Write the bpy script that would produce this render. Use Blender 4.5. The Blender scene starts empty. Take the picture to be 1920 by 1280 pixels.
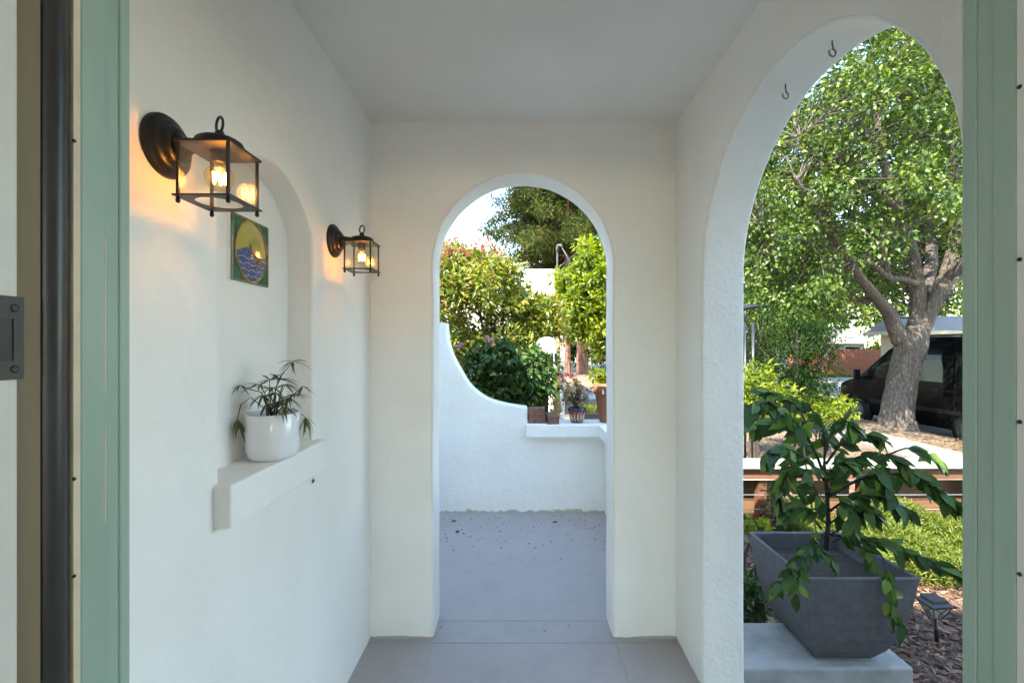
import bpy, bmesh, math, random
import numpy as np
from mathutils import Vector, Matrix, Quaternion

R = math.radians
rng = np.random.default_rng(7)
random.seed(7)
scene = bpy.context.scene
C = scene.collection

# ------------------------------------------------------------------ camera, sky, sun, exposure
CAMZ = 1.385
F = 853.0                      # focal length in pixels of the 1920 wide photograph
cam_data = bpy.data.cameras.new('camera')
cam_data.lens = 16.0
cam_data.sensor_width = 36.0
cam_data.shift_x = -15 / 1920
cam_data.shift_y = 8 / 1920
cam_data.clip_start = 0.05
cam_data.clip_end = 800
cam = bpy.data.objects.new('camera', cam_data)
cam.location = (0, 0, CAMZ)
cam.rotation_euler = (R(90), 0, 0)
C.objects.link(cam)
scene.camera = cam

SUN_EL, SUN_AZ = 47.0, 35.0    # the sun stands behind the camera, to the left
world = bpy.data.worlds.new('World')
scene.world = world
world.use_nodes = True
wn = world.node_tree.nodes
sky = wn.new('ShaderNodeTexSky')
sky.sky_type = 'NISHITA'
sky.sun_disc = False
sky.sun_elevation = R(SUN_EL)
sky.sun_rotation = R(180 + SUN_AZ)
sky.air_density = 1.0
sky.dust_density = 0.1
sky.ozone_density = 1.3
world.node_tree.links.new(sky.outputs[0], wn['Background'].inputs[0])
wn['Background'].inputs[1].default_value = 0.15

sd = bpy.data.lights.new('sun', 'SUN')
sd.energy = 2.7
sd.angle = R(0.53)
sd.color = (1.0, 0.97, 0.92)
sun = bpy.data.objects.new('sun', sd)
d = Vector((math.sin(R(SUN_AZ)) * math.cos(R(SUN_EL)), math.cos(R(SUN_AZ)) * math.cos(R(SUN_EL)), -math.sin(R(SUN_EL))))
sun.rotation_euler = d.to_track_quat('-Z', 'Y').to_euler()
sun.location = (-6, -8, 12)
C.objects.link(sun)

scene.view_settings.view_transform = 'Standard'
scene.view_settings.look = 'None'
scene.view_settings.exposure = 2.98
scene.view_settings.use_white_balance = True
scene.view_settings.white_balance_temperature = 7150
scene.view_settings.white_balance_tint = 6
scene.view_settings.gamma = 1.0
scene.view_settings.use_curve_mapping = False
scene.render.engine = 'CYCLES'
scene.cycles.use_denoising = True
scene.cycles.max_bounces = 8
scene.cycles.diffuse_bounces = 7
scene.cycles.transparent_max_bounces = 12
scene.cycles.use_adaptive_sampling = True
scene.cycles.adaptive_threshold = 0.02
scene.cycles.sample_clamp_indirect = 6.0
scene.cycles.caustics_reflective = False
scene.cycles.caustics_refractive = False


def at(px, py, y):
    """a point of the photograph at the distance y"""
    return Vector(((px - 975) * y / F, y, CAMZ - (py - 648) * y / F))


# ------------------------------------------------------------------ materials
MATS = {}


def new_mat(name):
    m = bpy.data.materials.new(name)
    m.use_nodes = True
    nt = m.node_tree
    b = nt.nodes['Principled BSDF']
    return m, nt, b


def nd(nt, t, **kw):
    n = nt.nodes.new(t)
    for k, v in kw.items():
        if k in n.inputs:
            n.inputs[k].default_value = v
        else:
            setattr(n, k, v)
    return n


def ramp(nt, stops):
    r = nt.nodes.new('ShaderNodeValToRGB')
    e = r.color_ramp.elements
    while len(e) > 1:
        e.remove(e[0])
    e[0].position = stops[0][0]
    e[0].color = (*stops[0][1], 1)
    for p, c in stops[1:]:
        x = e.new(p)
        x.color = (*c, 1)
    return r


def plain(name, c, rough=0.5, metal=0.0, var=0.12, scale=12.0, bump=0.0, bscale=80.0, bdist=0.003, spec=0.5, stretch=None, coat=0.0):
    """a surface of one colour with uneven tone and fine relief"""
    m, nt, b = new_mat(name)
    L = nt.links
    tc = nd(nt, 'ShaderNodeTexCoord')
    src = tc.outputs['Object']
    if stretch:
        mp = nd(nt, 'ShaderNodeMapping')
        mp.inputs['Scale'].default_value = stretch
        L.new(src, mp.inputs[0])
        src = mp.outputs[0]
    n = nd(nt, 'ShaderNodeTexNoise', Scale=scale, Detail=5.0, Roughness=0.6)
    L.new(src, n.inputs['Vector'])
    lo = tuple(x * (1 - var) for x in c)
    hi = tuple(min(1, x * (1 + var)) for x in c)
    r = ramp(nt, [(0.3, lo), (0.7, hi)])
    L.new(n.outputs['Fac'], r.inputs[0])
    L.new(r.outputs[0], b.inputs['Base Color'])
    rr = nd(nt, 'ShaderNodeMapRange')
    rr.inputs['To Min'].default_value = max(0.02, rough - 0.08)
    rr.inputs['To Max'].default_value = min(1, rough + 0.08)
    L.new(n.outputs['Fac'], rr.inputs[0])
    L.new(rr.outputs[0], b.inputs['Roughness'])
    b.inputs['Metallic'].default_value = metal
    b.inputs['Specular IOR Level'].default_value = spec
    b.inputs['Coat Weight'].default_value = coat
    if bump:
        n2 = nd(nt, 'ShaderNodeTexNoise', Scale=bscale, Detail=4.0)
        L.new(src, n2.inputs['Vector'])
        bp = nd(nt, 'ShaderNodeBump', Strength=bump, Distance=bdist)
        L.new(n2.outputs['Fac'], bp.inputs['Height'])
        L.new(bp.outputs[0], b.inputs['Normal'])
    MATS[name] = m
    return m


def stucco(name, c, rough_relief, dirt=True):
    """painted hand-trowelled stucco: three scales of relief, faint stains, grime along the foot"""
    m, nt, b = new_mat(name)
    L = nt.links
    g = nd(nt, 'ShaderNodeNewGeometry')
    pos = g.outputs['Position']
    big = nd(nt, 'ShaderNodeTexNoise', Scale=1.7, Detail=4.0, Roughness=0.55)
    L.new(pos, big.inputs['Vector'])
    r = ramp(nt, [(0.3, tuple(x * k_ for x, k_ in zip(c, (0.92, 0.91, 0.885)))), (0.7, c)])
    L.new(big.outputs['Fac'], r.inputs[0])
    col = r.outputs[0]
    # little scattered marks
    sp = nd(nt, 'ShaderNodeTexNoise', Scale=24.0, Detail=6.0, Roughness=0.72)
    L.new(pos, sp.inputs['Vector'])
    spr = ramp(nt, [(0.69, (0, 0, 0)), (0.75, (1, 1, 1))])
    L.new(sp.outputs['Fac'], spr.inputs[0])
    mx = nd(nt, 'ShaderNodeMix', data_type='RGBA')
    mx.inputs[7].default_value = (0.42, 0.38, 0.31, 1)
    L.new(col, mx.inputs[6])
    L.new(spr.outputs[0], mx.inputs[0])
    col = mx.outputs[2]
    if dirt:
        sx = nd(nt, 'ShaderNodeSeparateXYZ')
        L.new(pos, sx.inputs[0])
        nn = nd(nt, 'ShaderNodeTexNoise', Scale=11.0, Detail=6.0, Roughness=0.7)
        L.new(pos, nn.inputs['Vector'])
        mm = nd(nt, 'ShaderNodeMath', operation='MULTIPLY_ADD')
        mm.inputs[1].default_value = -0.11
        L.new(nn.outputs['Fac'], mm.inputs[0])
        L.new(sx.outputs['Z'], mm.inputs[2])
        dr = ramp(nt, [(0.0, (1, 1, 1)), (0.012, (0, 0, 0))])
        ad = nd(nt, 'ShaderNodeMath', operation='ADD')
        ad.inputs[1].default_value = 0.045
        L.new(mm.outputs[0], ad.inputs[0])
        L.new(ad.outputs[0], dr.inputs[0])
        # only ground that lies at the foot of the wall (z about 0)
        m2 = nd(nt, 'ShaderNodeMix', data_type='RGBA')
        m2.inputs[7].default_value = (0.50, 0.45, 0.36, 1)
        L.new(col, m2.inputs[6])
        L.new(dr.outputs[0], m2.inputs[0])
        col = m2.outputs[2]
    L.new(col, b.inputs['Base Color'])
    b.inputs['Roughness'].default_value = 0.72
    b.inputs['Specular IOR Level'].default_value = 0.3
    n1 = nd(nt, 'ShaderNodeTexNoise', Scale=7.0, Detail=4.0)
    n2 = nd(nt, 'ShaderNodeTexNoise', Scale=55.0, Detail=4.0, Roughness=0.6)
    n3 = nd(nt, 'ShaderNodeTexNoise', Scale=230.0, Detail=2.0)
    for n in (n1, n2, n3):
        L.new(pos, n.inputs['Vector'])
    b1 = nd(nt, 'ShaderNodeBump', Strength=0.5, Distance=0.02)
    b2 = nd(nt, 'ShaderNodeBump', Strength=rough_relief, Distance=0.006)
    b3 = nd(nt, 'ShaderNodeBump', Strength=rough_relief * 0.7, Distance=0.0015)
    L.new(n1.outputs['Fac'], b1.inputs['Height'])
    L.new(n2.outputs['Fac'], b2.inputs['Height'])
    L.new(n3.outputs['Fac'], b3.inputs['Height'])
    L.new(b1.outputs[0], b2.inputs['Normal'])
    L.new(b2.outputs[0], b3.inputs['Normal'])
    L.new(b3.outputs[0], b.inputs['Normal'])
    MATS[name] = m
    return m


def leafmat(name, stops, trans=0.4, rough=0.42, spec=0.4):
    """leaf colour differs from leaf to leaf (attribute tint); light passes through"""
    m, nt, b = new_mat(name)
    L = nt.links
    a = nd(nt, 'ShaderNodeAttribute', attribute_name='tint')
    oi = nd(nt, 'ShaderNodeObjectInfo')
    ad = nd(nt, 'ShaderNodeMath', operation='ADD')
    fr = nd(nt, 'ShaderNodeMath', operation='FRACT')
    L.new(a.outputs['Fac'], ad.inputs[0])
    L.new(oi.outputs['Random'], ad.inputs[1])
    L.new(ad.outputs[0], fr.inputs[0])
    r = ramp(nt, stops)
    L.new(fr.outputs[0], r.inputs[0])
    L.new(r.outputs[0], b.inputs['Base Color'])
    b.inputs['Roughness'].default_value = rough
    b.inputs['Specular IOR Level'].default_value = spec
    t = nd(nt, 'ShaderNodeBsdfTranslucent')
    hs = nd(nt, 'ShaderNodeHueSaturation', Saturation=1.1, Value=1.5)
    L.new(r.outputs[0], hs.inputs['Color'])
    L.new(hs.outputs[0], t.inputs['Color'])
    mix = nd(nt, 'ShaderNodeMixShader')
    mix.inputs[0].default_value = trans
    L.new(b.outputs[0], mix.inputs[1])
    L.new(t.outputs[0], mix.inputs[2])
    L.new(mix.outputs[0], nt.nodes['Material Output'].inputs[0])
    MATS[name] = m
    return m


def glassmat(name, tint=(1, 1, 1), rough=0.02, refl=1.0):
    m, nt, b = new_mat(name)
    L = nt.links
    tr = nd(nt, 'ShaderNodeBsdfTransparent')
    tr.inputs[0].default_value = (*tint, 1)
    gl = nd(nt, 'ShaderNodeBsdfGlossy', Roughness=rough)
    lw = nd(nt, 'ShaderNodeLayerWeight', Blend=0.5)
    pw_ = nd(nt, 'ShaderNodeMath', operation='POWER')
    pw_.inputs[1].default_value = 5.0
    L.new(lw.outputs['Facing'], pw_.inputs[0])
    mu = nd(nt, 'ShaderNodeMath', operation='MULTIPLY_ADD')
    mu.inputs[1].default_value = 0.8 * refl
    mu.inputs[2].default_value = 0.055 * refl
    L.new(pw_.outputs[0], mu.inputs[0])
    mix = nd(nt, 'ShaderNodeMixShader')
    L.new(mu.outputs[0], mix.inputs[0])
    L.new(tr.outputs[0], mix.inputs[1])
    L.new(gl.outputs[0], mix.inputs[2])
    L.new(mix.outputs[0], nt.nodes['Material Output'].inputs[0])
    MATS[name] = m
    return m


def emit(name, c, s):
    m, nt, b = new_mat(name)
    b.inputs['Base Color'].default_value = (*c, 1)
    b.inputs['Emission Color'].default_value = (*c, 1)
    b.inputs['Emission Strength'].default_value = s
    MATS[name] = m
    return m


stucco('stucco', (0.875, 0.868, 0.840), 0.30, dirt=False)
stucco('stucco_rough', (0.875, 0.87, 0.835), 0.8, dirt=False)
stucco('stucco_patio', (0.87, 0.865, 0.84), 0.6)
stucco('ceiling_paint', (0.82, 0.815, 0.79), 0.14, dirt=False)
plain('neighbour_stucco', (0.72, 0.68, 0.60), 0.8, var=0.06, bump=0.4, bscale=40)
plain('pedestal_concrete', (0.40, 0.395, 0.38), 0.8, var=0.22, scale=7, bump=0.35, bscale=60)
plain('green_paint', (0.335, 0.46, 0.395), 0.35, var=0.06, scale=6, bump=0.25, bscale=7, bdist=0.004, stretch=(6, 6, 0.7))
plain('cream_paint', (0.72, 0.63, 0.48), 0.55, var=0.1, bump=0.1)
plain('white_paint', (0.74, 0.73, 0.70), 0.45, var=0.05, bump=0.05, bscale=30)
plain('brown_rebate', (0.23, 0.185, 0.115), 0.7, var=0.15, scale=5, stretch=(4, 4, 0.5))
plain('rubber', (0.03, 0.03, 0.032), 0.36, var=0.3, scale=14, stretch=(3, 3, 0.5))
plain('bronze', (0.020, 0.017, 0.015), 0.38, metal=0.25, var=0.35, scale=40, bump=0.08, bscale=160)
plain('plate_steel', (0.055, 0.053, 0.05), 0.5, metal=0.2, var=0.3)
plain('black_metal', (0.015, 0.016, 0.02), 0.35, var=0.2)
plain('rust', (0.23, 0.17, 0.11), 0.7, metal=0.3, var=0.4, scale=120)
plain('white_glaze', (0.80, 0.81, 0.84), 0.18, var=0.02, coat=0.3)
plain('soil', (0.055, 0.04, 0.028), 0.95, var=0.5, scale=60, bump=0.8, bscale=90, bdist=0.01)
plain('planter_stone', (0.125, 0.120, 0.126), 0.78, var=0.2, scale=22, bump=0.4, bscale=300, bdist=0.0015)
plain('terracotta', (0.28, 0.105, 0.05), 0.75, var=0.18, scale=14, bump=0.15)
plain('brick', (0.17, 0.085, 0.058), 0.9, var=0.3, scale=30, bump=0.6, bscale=120)
plain('dark_wood', (0.05, 0.033, 0.025), 0.8, var=0.3, scale=14, bump=0.4, stretch=(3, 3, 0.4))
plain('cedar', (0.15, 0.06, 0.028), 0.75, var=0.3, scale=9, bump=0.3, stretch=(0.3, 4, 4))
plain('tan_board', (0.16, 0.085, 0.04), 0.8, var=0.2, scale=9, bump=0.3, stretch=(0.3, 4, 4))
plain('weathered_wood', (0.34, 0.32, 0.29), 0.85, var=0.25, scale=12, bump=0.4, stretch=(0.3, 4, 4))
plain('red_fence', (0.25, 0.075, 0.03), 0.8, var=0.25, scale=3)
plain('wire', (0.55, 0.55, 0.55), 0.4, metal=0.6)
plain('asphalt', (0.075, 0.077, 0.085), 0.9, var=0.25, scale=20, bump=0.4, bscale=150)
plain('concrete', (0.20, 0.19, 0.172), 0.85, var=0.14, scale=5, bump=0.3, bscale=90)
plain('roof_shingle', (0.16, 0.16, 0.165), 0.9, var=0.3, scale=25, stretch=(1, 6, 6))
plain('cream_wall', (0.34, 0.28, 0.19), 0.8, var=0.06)
plain('pale_wall', (0.33, 0.33, 0.31), 0.8, var=0.06)
plain('dark_window', (0.02, 0.025, 0.03), 0.1, var=0.1)
plain('mailbox_metal', (0.28, 0.28, 0.29), 0.45, metal=0.3)
plain('van_paint', (0.004, 0.004, 0.0045), 0.22, var=0.05, spec=0.03)
plain('van_plastic', (0.006, 0.006, 0.0065), 0.6, spec=0.15)
plain('van_glass', (0.006, 0.008, 0.008), 0.05, var=0.05, spec=0.16)
plain('tyre', (0.008, 0.008, 0.0085), 0.8, spec=0.15)
plain('rim', (0.06, 0.06, 0.062), 0.4, metal=0.5)
plain('lamp_lens', (0.6, 0.6, 0.58), 0.15)
plain('black_plastic', (0.012, 0.012, 0.014), 0.45)
glassmat('glass', (0.955, 0.95, 0.925), 0.05)
glassmat('bulb_glass', (1.0, 0.88, 0.66), refl=0.7)
emit('filament', (1.0, 0.48, 0.12), 14.0)

leafmat('leaf_street', [(0, (0.025, 0.052, 0.007)), (0.45, (0.062, 0.108, 0.013)), (0.8, (0.135, 0.185, 0.024)), (0.985, (0.21, 0.25, 0.045)), (1, (0.16, 0.06, 0.025))], 0.42, 0.38, 0.5)
leafmat('leaf_conifer', [(0, (0.014, 0.026, 0.006)), (0.6, (0.046, 0.062, 0.012)), (1, (0.12, 0.11, 0.024))], 0.25, 0.65, 0.12)
leafmat('leaf_photinia', [(0, (0.065, 0.10, 0.012)), (0.5, (0.18, 0.22, 0.024)), (0.8, (0.29, 0.31, 0.035)), (1, (0.34, 0.19, 0.05))], 0.38, 0.3, 0.6)
leafmat('leaf_red', [(0, (0.30, 0.07, 0.045)), (0.6, (0.36, 0.13, 0.08)), (1, (0.26, 0.20, 0.07))], 0.4, 0.35)
leafmat('leaf_lime', [(0, (0.045, 0.085, 0.008)), (0.5, (0.135, 0.185, 0.014)), (1, (0.29, 0.31, 0.03))], 0.45, 0.4)
leafmat('leaf_rose', [(0, (0.024, 0.056, 0.014)), (0.6, (0.045, 0.095, 0.020)), (0.93, (0.075, 0.135, 0.028)), (1, (0.17, 0.17, 0.02))], 0.3, 0.45, 0.25)
leafmat('leaf_citrus', [(0, (0.028, 0.060, 0.014)), (0.55, (0.055, 0.105, 0.021)), (0.85, (0.095, 0.165, 0.030)), (1, (0.15, 0.23, 0.038))], 0.32, 0.40, 0.28)
leafmat('leaf_house', [(0, (0.055, 0.075, 0.022)), (0.7, (0.10, 0.13, 0.038)), (1, (0.16, 0.17, 0.05))], 0.25, 0.45)
leafmat('leaf_maple', [(0, (0.008, 0.022, 0.004)), (0.6, (0.018, 0.044, 0.007)), (1, (0.046, 0.08, 0.013))], 0.4, 0.55, 0.15)  # leaf colour darkened to stand for shade under the big tree
leafmat('leaf_grass', [(0, (0.06, 0.095, 0.010)), (0.6, (0.12, 0.165, 0.02)), (1, (0.21, 0.23, 0.04))], 0.4, 0.5)
leafmat('leaf_dry', [(0, (0.40, 0.30, 0.15)), (1, (0.55, 0.45, 0.25))], 0.3, 0.6)
leafmat('leaf_succulent', [(0, (0.10, 0.12, 0.04)), (0.6, (0.17, 0.13, 0.05)), (1, (0.22, 0.08, 0.05))], 0.15, 0.4)
leafmat('petal_pink', [(0, (0.50, 0.16, 0.30)), (1, (0.62, 0.34, 0.46))], 0.4, 0.5)
leafmat('petal_crimson', [(0, (0.10, 0.008, 0.022)), (1, (0.17, 0.02, 0.045))], 0.3, 0.5)
leafmat('chip', [(0, (0.06, 0.032, 0.022)), (0.5, (0.15, 0.075, 0.048)), (1, (0.30, 0.18, 0.12))], 0.0, 0.85)
leafmat('litter', [(0, (0.05, 0.035, 0.02)), (0.6, (0.12, 0.07, 0.03)), (0.85, (0.30, 0.16, 0.12)), (1, (0.10, 0.14, 0.03))], 0.2, 0.7)


def bark(name, c, depth, sc, stretch):
    m, nt, b = new_mat(name)
    L = nt.links
    tc = nd(nt, 'ShaderNodeTexCoord')
    mp = nd(nt, 'ShaderNodeMapping')
    mp.inputs['Scale'].default_value = (1, 1, stretch)
    L.new(tc.outputs['Object'], mp.inputs[0])
    wn_ = nd(nt, 'ShaderNodeTexNoise', Scale=sc * 0.5, Detail=3.0)
    L.new(mp.outputs[0], wn_.inputs['Vector'])
    mx = nd(nt, 'ShaderNodeMix', data_type='VECTOR')
    mx.inputs[0].default_value = 0.16
    L.new(mp.outputs[0], mx.inputs[4])
    L.new(wn_.outputs['Color'], mx.inputs[5])
    v = nd(nt, 'ShaderNodeTexVoronoi', Scale=sc, feature='DISTANCE_TO_EDGE')
    L.new(mx.outputs[1], v.inputs['Vector'])
    n = nd(nt, 'ShaderNodeTexNoise', Scale=sc * 1.5, Detail=6.0, Roughness=0.7)
    L.new(mp.outputs[0], n.inputs['Vector'])
    mm = nd(nt, 'ShaderNodeMath', operation='MULTIPLY')
    sm = nd(nt, 'ShaderNodeMapRange')
    sm.inputs['From Max'].default_value = 0.25
    L.new(v.outputs['Distance'], sm.inputs[0])
    L.new(sm.outputs[0], mm.inputs[0])
    L.new(n.outputs['Fac'], mm.inputs[1])
    r = ramp(nt, [(0.0, tuple(x * 0.45 for x in c)), (0.3, c), (0.7, tuple(min(1, x * 1.5) for x in c))])
    L.new(mm.outputs[0], r.inputs[0])
    L.new(r.outputs[0], b.inputs['Base Color'])
    b.inputs['Roughness'].default_value = 0.9
    bp = nd(nt, 'ShaderNodeBump', Strength=0.9, Distance=depth)
    L.new(mm.outputs[0], bp.inputs['Height'])
    L.new(bp.outputs[0], b.inputs['Normal'])
    MATS[name] = m


bark('bark_street', (0.155, 0.122, 0.098), 0.045, 26.0, 0.15)
bark('bark_redwood', (0.20, 0.095, 0.06), 0.05, 6.0, 0.12)
bark('bark_small', (0.10, 0.075, 0.055), 0.01, 60.0, 0.25)
bark('stem_green', (0.05, 0.055, 0.03), 0.003, 80.0, 0.25)


def floor_mat():
    m, nt, b = new_mat('floor_paint')
    L = nt.links
    g = nd(nt, 'ShaderNodeNewGeometry')
    n = nd(nt, 'ShaderNodeTexNoise', Scale=3.0, Detail=6.0, Roughness=0.65)
    L.new(g.outputs['Position'], n.inputs['Vector'])
    r = ramp(nt, [(0.3, (0.365, 0.333, 0.325)), (0.7, (0.408, 0.373, 0.360))])
    L.new(n.outputs['Fac'], r.inputs[0])
    s = nd(nt, 'ShaderNodeTexNoise', Scale=42.0, Detail=6.0, Roughness=0.75)
    L.new(g.outputs['Position'], s.inputs['Vector'])
    sr = ramp(nt, [(0.70, (0, 0, 0)), (0.76, (1, 1, 1))])
    L.new(s.outputs['Fac'], sr.inputs[0])
    mx = nd(nt, 'ShaderNodeMix', data_type='RGBA')
    mx.inputs[7].default_value = (0.16, 0.15, 0.16, 1)
    w2 = nd(nt, 'ShaderNodeTexNoise', Scale=7.0, Detail=9.0, Roughness=0.8)
    L.new(g.outputs['Position'], w2.inputs['Vector'])
    w2r = ramp(nt, [(0.50, (1, 1, 1)), (0.62, (0.94, 0.935, 0.925)), (0.70, (1.0, 1.0, 1.0))])
    L.new(w2.outputs['Fac'], w2r.inputs[0])
    ml = nd(nt, 'ShaderNodeMix', data_type='RGBA', blend_type='MULTIPLY')
    ml.inputs[0].default_value = 1.0
    L.new(r.outputs[0], ml.inputs[6])
    L.new(w2r.outputs[0], ml.inputs[7])
    L.new(ml.outputs[2], mx.inputs[6])
    L.new(sr.outputs[0], mx.inputs[0])
    L.new(mx.outputs[2], b.inputs['Base Color'])
    rr = nd(nt, 'ShaderNodeMapRange')
    rr.inputs['To Min'].default_value = 0.48
    rr.inputs['To Max'].default_value = 0.68
    L.new(n.outputs['Fac'], rr.inputs[0])
    L.new(rr.outputs[0], b.inputs['Roughness'])
    n2 = nd(nt, 'ShaderNodeTexNoise', Scale=14.0, Detail=8.0, Roughness=0.65)
    L.new(g.outputs['Position'], n2.inputs['Vector'])
    bp = nd(nt, 'ShaderNodeBump', Strength=0.25, Distance=0.006)
    L.new(n2.outputs['Fac'], bp.inputs['Height'])
    L.new(bp.outputs[0], b.inputs['Normal'])
    MATS['floor_paint'] = m


floor_mat()


def ground_mat():
    m, nt, b = new_mat('ground_soil')
    L = nt.links
    g = nd(nt, 'ShaderNodeNewGeometry')
    n = nd(nt, 'ShaderNodeTexNoise', Scale=1.3, Detail=8.0, Roughness=0.7)
    n2 = nd(nt, 'ShaderNodeTexNoise', Scale=30.0, Detail=6.0, Roughness=0.7)
    L.new(g.outputs['Position'], n.inputs['Vector'])
    L.new(g.outputs['Position'], n2.inputs['Vector'])
    r = ramp(nt, [(0.3, (0.11, 0.07, 0.045)), (0.55, (0.20, 0.14, 0.09)), (0.75, (0.28, 0.21, 0.14))])
    mm = nd(nt, 'ShaderNodeMix')
    mm.inputs[0].default_value = 0.6
    L.new(n.outputs['Fac'], mm.inputs[2])
    L.new(n2.outputs['Fac'], mm.inputs[3])
    L.new(mm.outputs[0], r.inputs[0])
    L.new(r.outputs[0], b.inputs['Base Color'])
    b.inputs['Roughness'].default_value = 0.95
    bp = nd(nt, 'ShaderNodeBump', Strength=0.8, Distance=0.02)
    L.new(n2.outputs['Fac'], bp.inputs['Height'])
    L.new(bp.outputs[0], b.inputs['Normal'])
    MATS['ground_soil'] = m


ground_mat()

# ------------------------------------------------------------------ building helpers
OFF = {}      # world position of the thing a part belongs to


def props(o, label=None, cat=None, group=None, kind=None):
    for k, v in (('label', label), ('category', cat), ('group', group), ('kind', kind)):
        if v:
            o[k] = v
    return o


def thing(name, label, cat, loc=(0, 0, 0), group=None):
    o = bpy.data.objects.new(name, None)
    o.empty_display_size = 0.1
    C.objects.link(o)
    o.location = loc
    OFF[o.name] = Vector(loc)
    return props(o, label, cat, group)


class MB:
    def __init__(s):
        s.v = []
        s.f = []
        s.sm = []

    def add(s, vs, fs, smooth=False):
        b = len(s.v)
        s.v += [tuple(v) for v in vs]
        s.f += [tuple(b + i for i in f) for f in fs]
        s.sm += [smooth] * len(fs)
        return s

    def box(s, x0, x1, y0, y1, z0, z1, mtx=None):
        vs = [Vector((x, y, z)) for z in (z0, z1) for y in (y0, y1) for x in (x0, x1)]
        if mtx:
            vs = [mtx @ v for v in vs]
        return s.add(vs, [(0, 2, 3, 1), (4, 5, 7, 6), (0, 1, 5, 4), (2, 6, 7, 3), (0, 4, 6, 2), (1, 3, 7, 5)])

    def cbox(s, c, size, mtx=None):
        x, y, z = c
        a, b, e = (k / 2 for k in size)
        return s.box(x - a, x + a, y - b, y + b, z - e, z + e, mtx)

    def tube(s, pts, radii, n=8, cap=True):
        pts = [Vector(p) for p in pts]
        if not hasattr(radii, '__len__'):
            radii = [radii] * len(pts)
        vs, fs = [], []
        t0 = (pts[1] - pts[0]).normalized()
        ref = Vector((0, 0, 1)) if abs(t0.z) < 0.9 else Vector((1, 0, 0))
        u = t0.cross(ref).normalized()
        for i, p in enumerate(pts):
            t = (pts[min(i + 1, len(pts) - 1)] - pts[max(i - 1, 0)]).normalized()
            u = (u - t * u.dot(t))
            u = u.normalized() if u.length > 1e-6 else t.orthogonal().normalized()
            w = t.cross(u)
            for k in range(n):
                a = 2 * math.pi * k / n
                vs.append(p + (u * math.cos(a) + w * math.sin(a)) * radii[i])
        for i in range(len(pts) - 1):
            for k in range(n):
                k2 = (k + 1) % n
                fs.append((i * n + k, i * n + k2, (i + 1) * n + k2, (i + 1) * n + k))
        s.add(vs, fs, True)
        if cap:
            b = len(s.v) - len(vs)
            s.f.append(tuple(b + k for k in reversed(range(n))))
            s.f.append(tuple(b + (len(pts) - 1) * n + k for k in range(n)))
            s.sm += [False, False]
        return s

    def lathe(s, prof, n=32, mtx=None, close=True):
        """prof: list of (radius, height) along local z"""
        vs, fs = [], []
        for r, h in prof:
            for k in range(n):
                a = 2 * math.pi * k / n
                v = Vector((r * math.cos(a), r * math.sin(a), h))
                vs.append(mtx @ v if mtx else v)
        for i in range(len(prof) - 1):
            for k in range(n):
                k2 = (k + 1) % n
                fs.append((i * n + k, i * n + k2, (i + 1) * n + k2, (i + 1) * n + k))
        s.add(vs, fs, True)
        if close:
            b = len(s.v) - len(vs)
            s.f.append(tuple(b + k for k in reversed(range(n))))
            s.f.append(tuple(b + (len(prof) - 1) * n + k for k in range(n)))
            s.sm += [False, False]
        return s

    def mesh(s, name, off=None):
        me = bpy.data.meshes.new(name)
        vs = s.v if off is None else [(v[0] - off[0], v[1] - off[1], v[2] - off[2]) for v in s.v]
        me.from_pydata(vs, [], s.f)
        me.polygons.foreach_set('use_smooth', s.sm)
        bm = bmesh.new()
        bm.from_mesh(me)
        bmesh.ops.recalc_face_normals(bm, faces=bm.faces)
        bm.to_mesh(me)
        bm.free()
        return me

    def build(s, name, mat, parent=None, bevel=0.0, kind=None, seg=2, loc=None, angle=40):
        off = None
        if parent is not None:
            off = OFF[parent.name]
        elif loc is not None:
            off = Vector(loc)
        me = s.mesh(name, off)
        me.materials.append(MATS[mat])
        o = bpy.data.objects.new(name, me)
        C.objects.link(o)
        if parent is not None:
            o.parent = parent
            OFF[o.name] = off
        elif loc is not None:
            o.location = loc
            OFF[o.name] = Vector(loc)
        else:
            OFF[o.name] = Vector((0, 0, 0))
        if bevel:
            bv = o.modifiers.new('bevel', 'BEVEL')
            bv.width = bevel
            bv.segments = seg
            bv.limit_method = 'ANGLE'
            bv.angle_limit = R(angle)
        if kind:
            o['kind'] = kind
        return o


def np_mesh(name, V, Fc, mat, parent=None, tint=None, smooth=False, loc=None, kind=None):
    """V (n,3) vertices; Fc (m,k) faces of k corners each; tint: a value for each face"""
    off = OFF[parent.name] if parent is not None else (Vector(loc) if loc is not None else Vector((0, 0, 0)))
    V = np.asarray(V, dtype=np.float32) - np.array(off, dtype=np.float32)
    Fc = np.asarray(Fc, dtype=np.int32)
    me = bpy.data.meshes.new(name)
    me.vertices.add(len(V))
    me.vertices.foreach_set('co', V.ravel())
    m, k = Fc.shape
    me.loops.add(m * k)
    me.loops.foreach_set('vertex_index', Fc.ravel())
    me.polygons.add(m)
    me.polygons.foreach_set('loop_start', np.arange(0, m * k, k, dtype=np.int32))
    me.polygons.foreach_set('loop_total', np.full(m, k, dtype=np.int32))
    me.polygons.foreach_set('use_smooth', np.full(m, smooth))
    me.update(calc_edges=True)
    if tint is not None:
        a = me.attributes.new('tint', 'FLOAT', 'FACE')
        a.data.foreach_set('value', np.asarray(tint, dtype=np.float32))
    me.materials.append(MATS[mat])
    o = bpy.data.objects.new(name, me)
    C.objects.link(o)
    OFF[o.name] = off
    if parent is not None:
        o.parent = parent
    elif loc is not None:
        o.location = loc
    if kind:
        o['kind'] = kind
    return o


def unit(a):
    return a / np.maximum(np.linalg.norm(a, axis=1, keepdims=True), 1e-9)


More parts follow.
